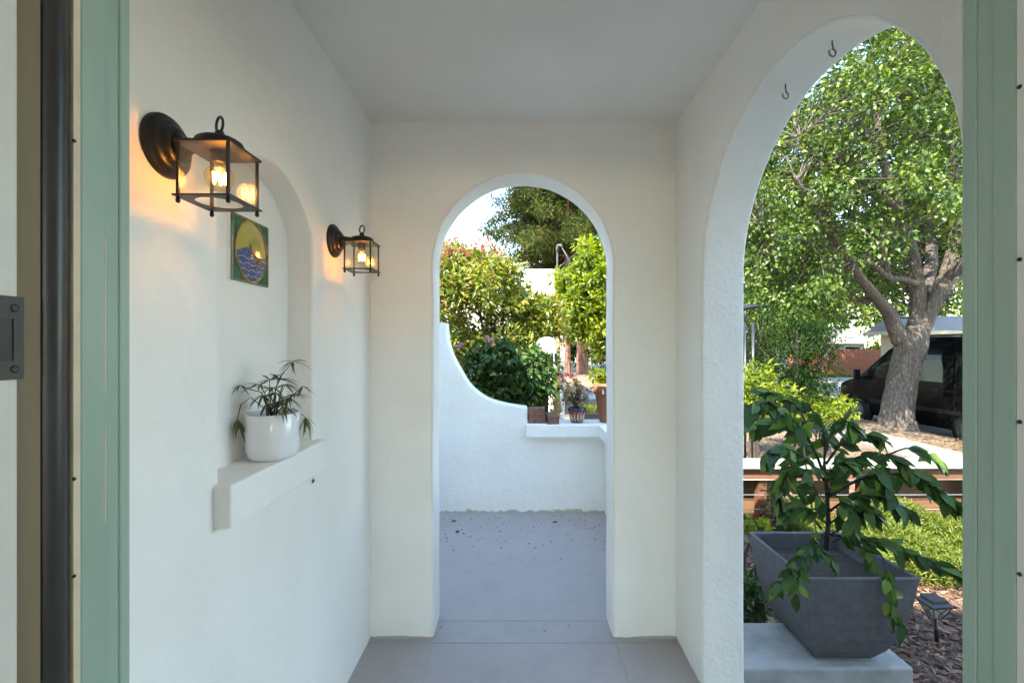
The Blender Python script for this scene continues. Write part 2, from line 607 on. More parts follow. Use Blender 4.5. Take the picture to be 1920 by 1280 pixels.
def leaves(P, D, N, length, width, fold=0.18):
    """folded leaves: P base points, D directions, N upward normals; 5 vertices and 4 triangles each"""
    n = len(P)
    D = unit(D)
    S = unit(np.cross(D, N))
    N = np.cross(S, D)
    ln = np.broadcast_to(np.asarray(length, dtype=float), (n,))[:, None]
    w = np.broadcast_to(np.asarray(width, dtype=float), (n,))[:, None] * 0.5
    mid = P + D * ln * 0.45
    base = P
    tip = P + D * ln - N * ln * 0.12
    l = mid + S * w + N * ln * fold * 0.5
    r = mid - S * w + N * ln * fold * 0.5
    V = np.stack([base, mid, tip, l, r], 1).reshape(-1, 3)
    b = (np.arange(n) * 5)[:, None, None]
    T = np.array([[0, 1, 3], [1, 2, 3], [0, 4, 1], [4, 2, 1]])[None]
    Fc = (b + T).reshape(-1, 3)
    return V, Fc


def leaf_cloud(centers, per, spread, size, aspect=0.5, droop=0.3, out=None, jitter=0.4, flat=0.5):
    """leaf clumps: per leaves round every centre; returns vertices, faces, tint"""
    centers = np.asarray(centers, dtype=float)
    n = len(centers) * per
    ctr = np.repeat(centers, per, 0)
    q = rng.normal(size=(n, 3))
    q = unit(q) * (rng.random((n, 1)) ** 0.5)
    spread = np.asarray(spread, dtype=float)
    sp = np.repeat(spread, per)[:, None] if spread.ndim == 1 and len(spread) == len(centers) else spread
    P = ctr + q * sp * np.array([1, 1, 0.75])
    D = q + rng.normal(size=(n, 3)) * 0.6
    D[:, 2] -= droop
    N = rng.normal(size=(n, 3)) * (1 - flat)
    N[:, 2] += 0.9
    if out is not None:
        N += unit(P - np.asarray(out)) * 0.5
    s = size * (1 + jitter * (rng.random(n) * 2 - 1))
    V, Fc = leaves(P, D, N, s, s * aspect)
    tint = np.repeat(np.clip(rng.normal(0.5, 0.22, n), 0, 0.999), 4)
    # clumps differ a little as a whole
    tint = np.clip(tint + np.repeat(np.repeat(rng.normal(0, 0.14, len(centers)), per), 4), 0, 0.999)
    return V, Fc, tint


def ellipsoid_points(n, c, r, inner=0.0):
    q = unit(rng.normal(size=(n, 3)))
    rad = (inner ** 3 + (1 - inner ** 3) * rng.random((n, 1))) ** (1 / 3)
    return np.array(c) + q * rad * np.array(r)


def crown(parent, name, mat, data, kind=None):
    V, Fc, t = data
    return np_mesh(name, V, Fc, mat, parent, t, kind=kind)


def merge(*ds):
    Vs, Fs, Ts, o = [], [], [], 0
    for V, Fc, t in ds:
        Vs.append(V)
        Fs.append(Fc + o)
        Ts.append(t)
        o += len(V)
    return np.concatenate(Vs), np.concatenate(Fs), np.concatenate(Ts)


# ------------------------------------------------------------------ the porch
XL, XR, YB, YBO = -0.709, 0.739, 2.16, 2.328
XRO = 0.908
ZC = 2.443
YF = 0.505            # outer face of the front wall of the house


def wob(t, k, a=0.0012):
    return a * (math.sin(t * 5.1 + k) + 0.6 * math.sin(t * 11.7 + 2.3 * k))


def arch_path(c, hw, spring, rise, z0, n=40, nv=26, k=0.0, p=2.0):
    """from the foot of the left jamb over the arch to the foot of the right jamb, (u, z)"""
    pts = []
    for i in range(nv):
        z = z0 + (spring - z0) * i / nv
        pts.append((c - hw + wob(z, k), z))
    for i in range(n + 1):
        a = math.pi * (1 - i / n)
        ca, sa = math.cos(a), math.sin(a)
        uu = math.copysign(abs(ca) ** (2 / p), ca)
        vv = abs(sa) ** (2 / p)
        pts.append((c + hw * uu + wob(i / 8, k + 1) * abs(ca), spring + rise * vv + wob(i / 7, k + 2) * abs(sa)))
    for i in range(nv - 1, -1, -1):
        z = z0 + (spring - z0) * i / nv
        pts.append((c + hw + wob(z, k + 3), z))
    return pts


def arch_wall(name, u0, u1, z0, z1, path, d0, d1, mp, mat, rad=0.009, closed=False):
    """a wall (outer rectangle u0..u1, z0..z1) with an arched opening, rounded arrises; mp maps (u, d, z) to the world.
    d0 is the face seen from the porch, d1 the other one. closed: a niche with a back instead of an opening"""
    mb = MB()
    n = len(path)
    # outward normals of the opening path
    nor = []
    for i in range(n):
        a = path[max(i - 1, 0)]
        b = path[min(i + 1, n - 1)]
        du, dz = b[0] - a[0], b[1] - a[1]
        l = math.hypot(du, dz) or 1
        nor.append((-dz / l, du / l))
    sg = 1 if d1 > d0 else -1
    seg = 4
    rings = []
    for j in range(seg + 1):
        a = math.pi / 2 * j / seg
        rings.append((rad * (1 - math.sin(a)), d0 + sg * rad * (1 - math.cos(a))))
    if closed:
        rings.append((0.0, d1))
    else:
        for j in range(1, 6):
            rings.append((0.0, d0 + (d1 - d0) * j / 6))
        for j in range(seg, -1, -1):
            a = math.pi / 2 * j / seg
            rings.append((rad * (1 - math.sin(a)), d1 - sg * rad * (1 - math.cos(a))))
    vs = []
    for o, dd in rings:
        for (u, z), (nu, nz) in zip(path, nor):
            vs.append(mp(u + nu * o, dd, z + nz * o))
    fs = []
    for j in range(len(rings) - 1):
        for i in range(n - 1):
            fs.append((j * n + i, j * n + i + 1, (j + 1) * n + i + 1, (j + 1) * n + i))
        if closed:
            fs.append((j * n + n - 1, j * n, (j + 1) * n, (j + 1) * n + n - 1))
    mb.add(vs, fs, True)
    b0 = 0
    # faces of the wall as one or two flat polygons
    def plate(ring, dd):
        bb = len(mb.v)
        if not closed:
            mb.v += [tuple(mp(u1, dd, z0)), tuple(mp(u1, dd, z1)), tuple(mp(u0, dd, z1)), tuple(mp(u0, dd, z0))]
            mb.f.append(tuple(ring * n + i for i in range(n)) + (bb, bb + 1, bb + 2, bb + 3))
            mb.sm.append(False)
        else:
            h = n // 2
            um = path[h][0]
            mb.v += [tuple(mp(um, dd, z0)), tuple(mp(u0, dd, z0)), tuple(mp(u0, dd, z1)), tuple(mp(um, dd, z1)), tuple(mp(u1, dd, z1)), tuple(mp(u1, dd, z0))]
            # the sill line runs from the last point of the path to the first
            mb.f.append((bb, bb + 1, bb + 2, bb + 3) + tuple(ring * n + i for i in range(h, -1, -1)))
            mb.f.append((bb + 3, bb + 4, bb + 5, bb) + tuple(ring * n + i for i in [0, n - 1]) + tuple(ring * n + i for i in range(n - 2, h - 1, -1)))
            mb.sm += [False, False]
    plate(0, d0)
    if not closed:
        plate(len(rings) - 1, d1)
        # ends of the slab
        for (ua, za), (ub, zb) in (((u0, z0), (u0, z1)), ((u0, z1), (u1, z1)), ((u1, z1), (u1, z0))):
            bb = len(mb.v)
            mb.v += [tuple(mp(ua, d0, za)), tuple(mp(ub, d0, zb)), tuple(mp(ub, d1, zb)), tuple(mp(ua, d1, za))]
            mb.f.append((bb, bb + 1, bb + 2, bb + 3))
            mb.sm.append(False)
    else:
        last = (len(rings) - 1) * n
        mb.f.append(tuple(last + i for i in range(n)))
        mb.sm.append(False)
    return mb


def raw_build(mb, name, mat, kind=None):
    me = bpy.data.meshes.new(name)
    me.from_pydata(mb.v, [], mb.f)
    me.polygons.foreach_set('use_smooth', mb.sm)
    me.materials.append(MATS[mat])
    o = bpy.data.objects.new(name, me)
    C.objects.link(o)
    OFF[o.name] = Vector((0, 0, 0))
    if kind:
        o['kind'] = kind
    return o


# back wall with its round arch
p = arch_path(0.0145, 0.4255, 2.198 - 0.4255, 0.4255, 0.0, k=0.4)
mb = arch_wall('wall_back', XL - 0.02, XRO + 0.002, 0.0, 2.62, p, YB, YBO, lambda u, dd, z: (u, dd, z), 'stucco')
props(raw_build(mb, 'wall_back', 'stucco', 'structure'), 'white stucco wall at the end of the porch with a round arch')
# right wall with the wide arch towards the street
p = arch_path(1.3025, 0.541, CAMZ + 0.8085 - 0.541, 0.541, -0.20, k=1.7)
mb = arch_wall('wall_right', YF + 0.01, YB - 0.0005, -0.2, 2.62, p, XR, XRO, lambda u, dd, z: (dd, u, z), 'stucco_rough')
props(raw_build(mb, 'wall_right', 'stucco_rough', 'structure'), 'white stucco wall with a wide arch open to the street')
# left wall with the arched niche
p = arch_path(1.3135, 0.2415, 1.712, 0.196, 1.045, k=3.1, nv=14)
mb = arch_wall('wall_left', YF + 0.01, YB + 0.1, 0.0, 2.62, p, XL, -0.795, lambda u, dd, z: (dd, u, z), 'stucco', closed=True)
wl = props(raw_build(mb, 'wall_left', 'stucco', 'structure'), 'white stucco wall with an arched niche and two lanterns')
MB().box(-0.80, -0.668, 1.052, 1.588, 0.960, 1.062).build('niche_sill', 'stucco', wl, bevel=0.006, seg=3)
MB().box(XL - 0.25, XL - 0.1, YF - 0.1, YB + 0.2, 0, 2.62).build('wall_core', 'stucco', wl)
# ceiling
mb = MB()
nx, ny = 10, 14
vs = [(XL - 0.01 + (XR - XL + 0.02) * i / nx, YF - 0.02 + (YB - YF + 0.03) * j / ny, ZC + 0.006 * math.sin(3.1 * i / nx + 1.0) * math.sin(2.7 * j / ny)) for j in range(ny + 1) for i in range(nx + 1)]
fs = [(j * (nx + 1) + i, (j + 1) * (nx + 1) + i, (j + 1) * (nx + 1) + i + 1, j * (nx + 1) + i + 1) for j in range(ny) for i in range(nx)]
mb.add(vs, fs, True)
o = raw_build(mb, 'ceiling', 'ceiling_paint', 'structure')
# roof slab of the porch, with a low parapet, and the house behind
hs = MB()
hs.box(XL - 0.6, XRO + 0.05, YF - 0.02, YBO + 0.05, 2.622, 2.90)
hs.build('porch_roof', 'stucco', kind='structure', bevel=0.02)
# floor: painted concrete slabs with scored joints
fl = MB().box(-1.5, XRO + 0.02, 0.2, 3.90, -0.25, -0.0022).build('floor', 'floor_paint', kind='structure')
J = 0.0011


def slab(x0, x1, y0, y1):
    MB().box(x0 + J, x1 - J, y0 + J, y1 - J, -0.05, 0.0).build('slab', 'floor_paint', fl, bevel=0.0015)


slab(-0.94, -0.402, 0.2, 2.124)
slab(-0.402, 0.448, 0.2, 2.124)
slab(0.448, XRO + 0.02, 0.2, 2.124)
slab(-0.94, XRO + 0.02, 2.124, 2.294)
slab(-0.94, XRO + 0.02, 2.294, 3.90)

# floor paint lapping unevenly onto the foot of the walls
def paint_edge(a, b, nrm, seed, hi=0.010):
    rr = random.Random(seed)
    a, b, nrm = Vector(a), Vector(b), Vector(nrm)
    n = max(8, int((b - a).length / 0.018))
    vs, h = [], 0.005
    for i in range(n + 1):
        q = a.lerp(b, i / n)
        h = min(hi, max(0.0015, h + rr.uniform(-0.0028, 0.0028)))
        vs += [q + nrm * (0.004 + rr.uniform(0, 0.004)), q + nrm * 0.0016 + Vector((0, 0, h)), q + Vector((0, 0, h + 0.001)) - nrm * 0.002]
    fs = []
    for i in range(n):
        k = i * 3
        fs += [(k, k + 3, k + 4, k + 1), (k + 1, k + 4, k + 5, k + 2)]
    MB().add(vs, fs, True).build('paint_edge', 'floor_paint', fl)


paint_edge((XL, 0.6, 0.0006), (XL, YB, 0.0006), (1, 0, 0), 1)
paint_edge((XL, YB, 0.0006), (-0.412, YB, 0.0006), (0, -1, 0), 2)
paint_edge((0.441, YB, 0.0006), (XR, YB, 0.0006), (0, -1, 0), 3)
paint_edge((XR, 1.85, 0.0006), (XR, YB, 0.0006), (-1, 0, 0), 4)
paint_edge((-0.409, YB, 0.0006), (-0.409, YBO, 0.0006), (1, 0, 0), 5)
paint_edge((0.438, YB, 0.0006), (0.438, YBO, 0.0006), (-1, 0, 0), 6)

# front wall of the house with the doorway; the room behind the camera
XJ0, XJ1 = -0.4355, 0.4924
fw = MB()
fw.box(-6.0, XJ0 - 0.05, 0.36, YF, -0.6, 2.9)
fw.box(XJ1 + 0.05, 6.0, 0.36, YF, -0.6, 2.9)
fw.box(XJ0 - 0.05, XJ1 + 0.05, 0.36, YF, 2.25, 2.9)
fw.build('wall_front', 'stucco', kind='structure')
rm = MB()  # unseen room, its back wall left wide open to brighten the porch
rm.box(-3.2, -3.0, -5, 0.36, -0.1, 2.7)
rm.box(3.0, 3.2, -5, 0.36, -0.1, 2.7)
rm.box(-3.2, 3.2, -5.2, -5, 2.35, 2.7)
rm.box(-3.2, -2.4, -5.2, -5, -0.1, 2.35)
rm.box(2.4, 3.2, -5.2, -5, -0.1, 2.35)
rm.box(-0.06, 0.06, -5.15, -5.05, -0.1, 2.35)
rm.build('room_walls', 'white_paint', kind='structure')
MB().box(-3.2, 3.2, -5.2, 0.36, -0.1, -0.004).build('room_floor', 'concrete', kind='structure')
MB().box(-3.2, 3.2, -5.2, 0.36, 2.5, 2.6).build('room_ceiling', 'white_paint', kind='structure')
MB().box(-6.2, 6.2, -5.4, YF + 0.1, 2.72, 2.92).build('house_roof', 'roof_shingle', kind='structure')
# unseen wing added on the left to keep the patio in shade
MB().box(-5.0, XL - 0.27, YF + 0.02, 4.9, -0.6, 3.1).build('shade_wing', 'stucco', kind='structure')

# ------------------------------------------------------------------ door frame
df = thing('door_frame', 'green painted door frame with black weatherstrip seen from the doorway', 'door frame', (0, 0.45, 0))
ZT = 2.25
mb = MB()
mb.box(XJ0 - 0.05, XJ0, 0.452, 0.478, 0, ZT)
mb.box(XJ0 - 0.05, XJ0 - 0.0018, 0.478, 0.4965, 0, ZT)
mb.box(XJ0 - 0.05, XJ0 + 0.0006, 0.4965, 0.5075, 0, ZT)
o = mb.build('jamb', 'green_paint', df, bevel=0.0012)
o['label'] = 'green painted jamb on the left'
mb = MB()
mb.box(XJ1, XJ1 + 0.05, 0.452, 0.474, 0, ZT)
mb.box(XJ1 + 0.0014, XJ1 + 0.05, 0.474, 0.492, 0, ZT)
mb.box(XJ1 + 0.0004, XJ1 + 0.05, 0.492, 0.5075, 0, ZT)
o = mb.build('jamb', 'green_paint', df, bevel=0.0012)
o['label'] = 'green painted jamb on the right'
MB().box(XJ0, XJ1, 0.452, 0.5075, 2.2, ZT).build('head', 'green_paint', df, bevel=0.002)
MB().box(XJ0 - 0.05, XJ0 - 0.0005, 0.4445, 0.4515, 0, ZT).build('reveal_strip', 'cream_paint', df)
MB().box(XJ1 + 0.0005, XJ1 + 0.05, 0.40, 0.4515, 0, ZT).build('inner_jamb', 'white_paint', df)
MB().box(XJ0 - 0.05, XJ0 - 0.0045, 0.3955, 0.4175, 0, ZT).build('rebate', 'brown_rebate', df)
ij = MB().box(XJ0 - 0.05, XJ0, 0.24, 0.395, 0, ZT).build('inner_jamb', 'white_paint', df, bevel=0.002)
for (z0_, z1_) in ((0.30, 0.62), (0.74, 1.02), (1.20, 1.30), (1.335, 1.50)):
    MB().box(XJ0 - 0.002, XJ0 + 0.0003, 0.4772, 0.4782, z0_, z1_).build('worn_edge', 'cream_paint', df)
# rubber bulb seal
mb = MB()
pr = []
for k in range(13):
    a = math.pi * (k / 12)
    pr.append((XJ0 - 0.009 + 0.0115 * math.sin(a), 0.431 - 0.0125 * math.cos(a)))
vs = [(x + 0.0005 * math.sin(z * 5 + y * 40), y, z) for z in [i * 0.09 for i in range(26)] for x, y in pr]
fs = [(i * 13 + k, i * 13 + k + 1, (i + 1) * 13 + k + 1, (i + 1) * 13 + k) for i in range(25) for k in range(12)]
mb.add(vs, fs, True)
mb.build('weatherstrip', 'rubber', df)
# strike plate with its bolt hole and two screws
zs0, zs1 = 1.385 - (712 - 648) * 0.388 / F, 1.385 - (555 - 648) * 0.388 / F
sp = MB()
x = XJ0 + 0.0012
y0, y1 = 0.350, 0.3985
hz0, hz1 = zs0 + 0.016, zs1 - 0.019
hy0, hy1 = 0.362, 0.3905
for (a, b, c_, e) in ((y0, hy0, zs0, zs1), (hy1, y1, zs0, zs1), (hy0, hy1, zs0, hz0), (hy0, hy1, hz1, zs1)):
    sp.box(XJ0 - 0.001, x, a, b, c_, e)
spo = sp.build('strike_plate', 'plate_steel', df)
MB().box(XJ0 - 0.0005, XJ0 + 0.0003, hy0, hy1, hz0, hz1).build('bolt_hole', 'black_plastic', spo)
for z in (zs0 + 0.009, zs1 - 0.010):
    q = Matrix.Translation((x, 0.391, z)) @ Matrix.Rotation(R(90), 4, 'Y')
    MB().lathe([(0.0033, -0.0003), (0.0033, 0.0005), (0.0022, 0.0009), (0.0006, 0.0003)], 16, q).build('screw', 'bronze', spo)
for z in (0.55, 0.92, 1.16, 1.31, 1.47, 1.64):
    q = Matrix.Translation((XJ1 + 0.0005, 0.4487, z)) @ Matrix.Rotation(R(-90), 4, 'Y')
    MB().lathe([(0.0022, -0.0003), (0.002, 0.0012), (0.0008, 0.0018)], 12, q).build('nail', 'black_plastic', df)
for z in (1.255, 1.16, 1.585, 0.97):
    q = Matrix.Translation((XJ0 - 0.0005, 0.4448, z)) @ Matrix.Rotation(R(90), 4, 'Y')
    MB().lathe([(0.0018, -0.0003), (0.0016, 0.0010), (0.0006, 0.0014)], 12, q).build('nail', 'black_plastic', df)

# ------------------------------------------------------------------ wall lanterns
def lantern(y, label, energy):
    z0 = 1.782
    L = thing('wall_lantern', label, 'lantern', (XL, y, z0), 'wall lanterns on the left porch wall')
    W = Matrix.Translation((XL, y, z0)) @ Matrix.Rotation(R(90), 4, 'Y')
    MB().lathe([(0.062, 0.0), (0.062, 0.006), (0.059, 0.011), (0.052, 0.012), (0.0515, 0.016), (0.045, 0.020), (0.040, 0.0205), (0.039, 0.026), (0.032, 0.032), (0.0, 0.033)], 48, W, close=False).build('wall_plate', 'bronze', L)
    cx, cy = XL + 0.109, y
    mb = MB()
    pts = [(XL + 0.028, y, z0), (XL + 0.045, y, z0 + 0.001), (XL + 0.062, y, z0 + 0.003), (XL + 0.080, y, z0 + 0.003)]
    mb.tube(pts, [0.030, 0.017, 0.0125, 0.012], 20)
    mb.build('arm', 'bronze', L)
    zt, zb = 1.772, 1.671
    h = 0.0475
    roof = MB()
    # thin square top plate, round canopy above it
    a = 0.054
    roof.box(cx - a, cx + a, cy - a, cy + a, zt - 0.0015, zt + 0.0035)
    ro = roof.build('top_plate', 'bronze', L, bevel=0.0012)
    Z = Matrix.Translation((cx, cy, zt + 0.003))
    MB().lathe([(0.043, 0.0), (0.0435, 0.011), (0.041, 0.016), (0.034, 0.0205), (0.020, 0.024), (0.011, 0.026), (0.0085, 0.033), (0.0075, 0.038), (0.0, 0.039)], 40, Z, close=False).build('canopy', 'bronze', L)
    ring = [(cx + 0.0, cy + 0.0135 * math.sin(2 * math.pi * k / 24), zt + 0.0535 - 0.0155 * math.cos(2 * math.pi * k / 24)) for k in range(25)]
    q = Matrix.Translation((cx, cy, 0)) @ Matrix.Rotation(R(58), 4, 'Z') @ Matrix.Translation((-cx, -cy, 0))
    MB().tube([q @ Vector(p_) for p_ in ring], 0.0026, 8).build('hanging_ring', 'bronze', L)
    for sx in (-1, 1):
        for sy in (-1, 1):
            po = MB()
            po.cbox((cx + sx * h, cy + sy * h, (zt + zb) / 2), (0.0055, 0.0055, zt - zb))
            post = po.build('corner_post', 'bronze', L, bevel=0.001)
            S = Matrix.Translation((cx + sx * h, cy + sy * h, zb - 0.004))
            MB().lathe([(0.0012, -0.012), (0.0035, -0.0105), (0.0042, -0.007), (0.0036, -0.003), (0.0025, 0.0), (0.0025, 0.004)], 14, S).build('foot', 'bronze', post)
    # bottom plate with a round opening
    n = 48
    b_ = h + 0.007
    vs, fs = [], []
    for zz in (zb - 0.003, zb):
        for k in range(n):
            an = 2 * math.pi * k / n
            ca, sa = math.cos(an), math.sin(an)
            vs.append((cx + 0.041 * ca, cy + 0.041 * sa, zz))
            m_ = max(abs(ca), abs(sa))
            vs.append((cx + b_ * ca / m_, cy + b_ * sa / m_, zz))
    for k in range(n):
        k2 = (k + 1) % n
        i0, o0, i1, o1 = 2 * k, 2 * k + 1, 2 * k2, 2 * k2 + 1
        t = 2 * n
        fs += [(i0, o0, o1, i1), (i0 + t, i1 + t, o1 + t, o0 + t), (i0, i1, i1 + t, i0 + t), (o0, o0 + t, o1 + t, o1)]
    MB().add(vs, fs).build('bottom_plate', 'bronze', L)
    # four panes
    g = 0.0008
    hh = h - 0.0028
    for ax in (0, 1):
        for s in (-1, 1):
            if ax == 0:
                MB().box(cx + s * h - g, cx + s * h + g, cy - hh, cy + hh, zb + 0.001, zt - 0.002).build('glass_pane', 'glass', L)
            else:
                MB().box(cx - hh, cx + hh, cy + s * h - g, cy + s * h + g, zb + 0.001, zt - 0.002).build('glass_pane', 'glass', L)
    # socket, bulb, filament
    Zs = Matrix.Translation((cx, cy, zt - 0.002))
    MB().lathe([(0.016, 0.0), (0.016, -0.004), (0.0135, -0.006), (0.0135, -0.020), (0.0, -0.020)], 24, Zs, close=False).build('socket', 'bronze', L)
    bc = zt - 0.052
    pr = [(0.012, 0.031)]
    for k in range(0, 15):
        an = R(58 - k * 148 / 14)
        pr.append((0.0265 * math.cos(an), 0.0265 * math.sin(an)))
    bulb = MB().lathe(pr, 28, Matrix.Translation((cx, cy, bc)), close=False).build('bulb', 'bulb_glass', L)
    fil = []
    for k in range(33):
        an = 2 * math.pi * k / 32
        fil.append((cx + 0.0105 * math.cos(an), cy + 0.0105 * math.sin(an), bc - 0.001 + 0.011 * math.cos(an * 5)))
    MB().tube(fil, 0.0016, 6, cap=False).build('filament', 'filament', bulb)
    MB().tube([(cx, cy, bc + 0.028), (cx, cy, bc + 0.012)], [0.004, 0.002], 8).build('filament_mount', 'lamp_lens', bulb)
    ld = bpy.data.lights.new('bulb_light', 'POINT')
    ld.energy = energy
    ld.color = (1.0, 0.47, 0.14)
    ld.shadow_soft_size = 0.024
    lo = bpy.data.objects.new('bulb_light', ld)
    lo.location = Vector((cx, cy, bc)) - OFF[L.name]
    lo.parent = L
    C.objects.link(lo)
    return L


lantern(0.909, 'larger looking bronze wall lantern with a lit bulb, nearest the green door frame', 0.05)
lantern(1.728, 'smaller looking bronze wall lantern with a lit bulb, near the back wall beyond the niche', 0.045)

# ------------------------------------------------------------------ decorative tile in the niche
TX = -0.795
plain('tile_green', (0.035, 0.13, 0.10), 0.12, var=0.5, scale=45, coat=0.6, bump=0.2, bscale=60)
plain('tile_gold', (0.27, 0.18, 0.035), 0.22, var=0.4, scale=60, coat=0.4)
plain('tile_yellow', (0.48, 0.40, 0.11), 0.10, var=0.15, scale=35, coat=0.8, bump=0.15, bscale=50)
plain('tile_blue', (0.10, 0.13, 0.33), 0.12, var=0.5, scale=110, coat=0.7, bump=0.2, bscale=150)
plain('tile_paleblue', (0.42, 0.45, 0.60), 0.15, var=0.2, scale=60, coat=0.6)
ty0, ty1, tz0, tz1 = 1.240, 1.420, 1.565, 1.753
til = thing('ceramic_tile', 'glazed relief tile with a yellow and blue oval, green corners, inside the niche', 'tile', (TX, (ty0 + ty1) / 2, tz0))
MB().box(TX - 0.002, TX + 0.006, ty0 - 0.004, ty1 + 0.004, tz0 - 0.004, tz1 + 0.004).build('mortar_edge', 'stucco', til, bevel=0.003)
MB().box(TX, TX + 0.010, ty0, ty1, tz0, tz1).build('tile_body', 'tile_green', til, bevel=0.002)
tcy, tcz = (ty0 + ty1) / 2, (tz0 + tz1) / 2


def trect(y0, y1, z0, z1, r=0.0022):
    return [(TX + 0.010, y0, z0), (TX + 0.010, y1, z0), (TX + 0.010, y1, z1), (TX + 0.010, y0, z1), (TX + 0.010, y0, z0)]


MB().tube(trect(ty0 + 0.004, ty1 - 0.004, tz0 + 0.004, tz1 - 0.004), 0.0026, 6).build('border', 'tile_gold', til)


def oval_disc(ra, rb, x, dome, lo=-1.0, hi=1.0, wave=None):
    """domed piece of an oval between two heights; wave: a wavy upper edge"""
    mb = MB()
    nu, nv = 28, 10
    vs = []
    for j in range(nv + 1):
        for i in range(nu + 1):
            s = -1 + 2 * i / nu
            top = hi if wave is None else min(hi, wave(s))
            zz = lo + (top - lo) * j / nv
            lim = math.sqrt(max(0.0, 1 - zz * zz))
            yy = s * lim
            vs.append((x + dome * max(0, 1 - yy * yy - zz * zz), tcy + ra * yy, tcz + rb * zz))
    fs = [(j * (nu + 1) + i, j * (nu + 1) + i + 1, (j + 1) * (nu + 1) + i + 1, (j + 1) * (nu + 1) + i) for j in range(nv) for i in range(nu)]
    return mb.add(vs, fs, True)


oval_disc(0.076, 0.088, TX + 0.0102, 0.004, -0.999, 0.999).build('oval', 'tile_yellow', til)
oval_disc(0.076, 0.088, TX + 0.0112, 0.0045, -0.998, 0.2, lambda s: -0.05 + 0.12 * math.sin(s * 4.2 + 2.6) - 0.1 * s).build('water', 'tile_blue', til)
for j in range(8):
    mb = MB()
    zz = -0.16 - 0.095 * j
    lim = math.sqrt(max(0, 1 - zz * zz)) * 0.93
    pts = []
    for i in range(25):
        s = -1 + 2 * i / 24
        yy = s * lim
        z2 = zz + 0.035 * math.sin(s * 9 + j * 1.7)
        pts.append((TX + 0.0122 + 0.0045 * max(0, 1 - yy * yy - zz * zz), tcy + 0.076 * yy, tcz + 0.088 * z2))
    mb.tube(pts, 0.0014, 5).build('wave_ridge', 'tile_paleblue' if j % 2 else 'tile_blue', til)
MB().tube([(TX + 0.011, tcy + 0.077 * math.cos(2 * math.pi * k / 48), tcz + 0.089 * math.sin(2 * math.pi * k / 48)) for k in range(49)], 0.0030, 6).build('oval_rim', 'tile_gold', til)
for (yy, zz, l, an) in ((0.3, -0.35, 0.045, 60), (0.5, -0.22, 0.035, 20), (-0.15, 0.05, 0.03, 100), (0.15, -0.2, 0.03, 130)):
    c0 = Vector((TX + 0.0165, tcy + 0.076 * yy, tcz + 0.088 * zz))
    dv = Vector((0, math.cos(R(an)), math.sin(R(an)))) * l / 2
    MB().tube([c0 - dv, c0 - dv * 0.3 + Vector((0, 0.003, 0)), c0 + dv * 0.4, c0 + dv], [0.0015, 0.004, 0.003, 0.001], 6).build('relief_leaf', 'tile_gold', til)
for sy in (-1, 1):
    MB().tube([(TX + 0.0105, tcy + sy * 0.004, tz0 + 0.006), (TX + 0.0115, tcy + sy * 0.022, tz0 + 0.010), (TX + 0.011, tcy + sy * 0.045, tz0 + 0.026), (TX + 0.0105, tcy + sy * 0.07, tz0 + 0.05)], [0.003, 0.003, 0.0025, 0.001], 6).build('scroll', 'tile_gold', til)

# ------------------------------------------------------------------ white pot and houseplant
PC = Vector((-0.714, 1.315, 1.0622))
pt = thing('flower_pot', 'smooth white glazed flower pot on the niche sill', 'flower pot', PC)
MB().lathe([(0.0, 0.0), (0.050, 0.0), (0.059, 0.004), (0.066, 0.014), (0.0695, 0.03), (0.071, 0.07), (0.071, 0.128), (0.0695, 0.1305), (0.067, 0.1295), (0.066, 0.12), (0.065, 0.10)], 56, Matrix.Translation(PC), close=False).build('pot_body', 'white_glaze', pt)
MB().lathe([(0.0655, 0.112), (0.04, 0.116), (0.0, 0.118)], 28, Matrix.Translation(PC), close=False).build('potting_soil', 'soil', pt)
hp = thing('houseplant', 'small houseplant with narrow dark green leaves growing in the white pot', 'houseplant', PC + Vector((0, 0, 0.115)))


def blade(name, l, w, curve, fold, nseg=6, belly=0.4):
    """one leaf blade along +x, normal +z"""
    vs, fs = [], []
    for i in range(nseg + 1):
        t = i / nseg
        prof = max(0.02, (math.sin(math.pi * t ** belly) if t < 1 else 0.0)) if belly < 1 else math.sin(math.pi * t)
        ww = w * 0.5 * prof
        x = l * t
        z = -curve * l * t * t
        vs += [(x, ww, z + fold * ww), (x, 0, z), (x, -ww, z + fold * ww)]
    for i in range(nseg):
        a = i * 3
        fs += [(a, a + 1, a + 4, a + 3), (a + 1, a + 2, a + 5, a + 4)]
    me = bpy.data.meshes.new(name)
    me.from_pydata(vs, [], fs)
    me.polygons.foreach_set('use_smooth', [True] * len(fs))
    return me


def place_leaf(me, parent, pos, direction, up=Vector((0, 0, 1)), scale=1.0, name='leaf', roll=0.0, pool=None):
    if pool is not None:
        pool['n'] += 1
        if pool['n'] % 5 in (0, 2, 4):
            x = Vector(direction).normalized()
            y = Vector(up).cross(x).normalized()
            m = Matrix.Translation(Vector(pos)) @ Matrix((x, y, x.cross(y))).transposed().to_4x4() @ Matrix.Rotation(roll, 4, 'X') @ Matrix.Scale(scale, 4)
            b = len(pool['v'])
            pool['v'] += [tuple(m @ v.co) for v in me.vertices]
            pool['f'] += [tuple(b + i for i in p_.vertices) for p_ in me.polygons]
            pool['t'] += [random.random()] * len(me.polygons)
            return None
    o = bpy.data.objects.new(name, me)
    C.objects.link(o)
    o.parent = parent
    x = Vector(direction).normalized()
    y = Vector(up).cross(x)
    if y.length < 1e-4:
        y = x.orthogonal()
    y.normalize()
    z = x.cross(y)
    m = Matrix((x, y, z)).transposed().to_4x4()
    m = Matrix.Translation(Vector(pos) - OFF[parent.name]) @ m @ Matrix.Rotation(roll, 4, 'X') @ Matrix.Scale(scale, 4)
    o.matrix_local = m
    return o


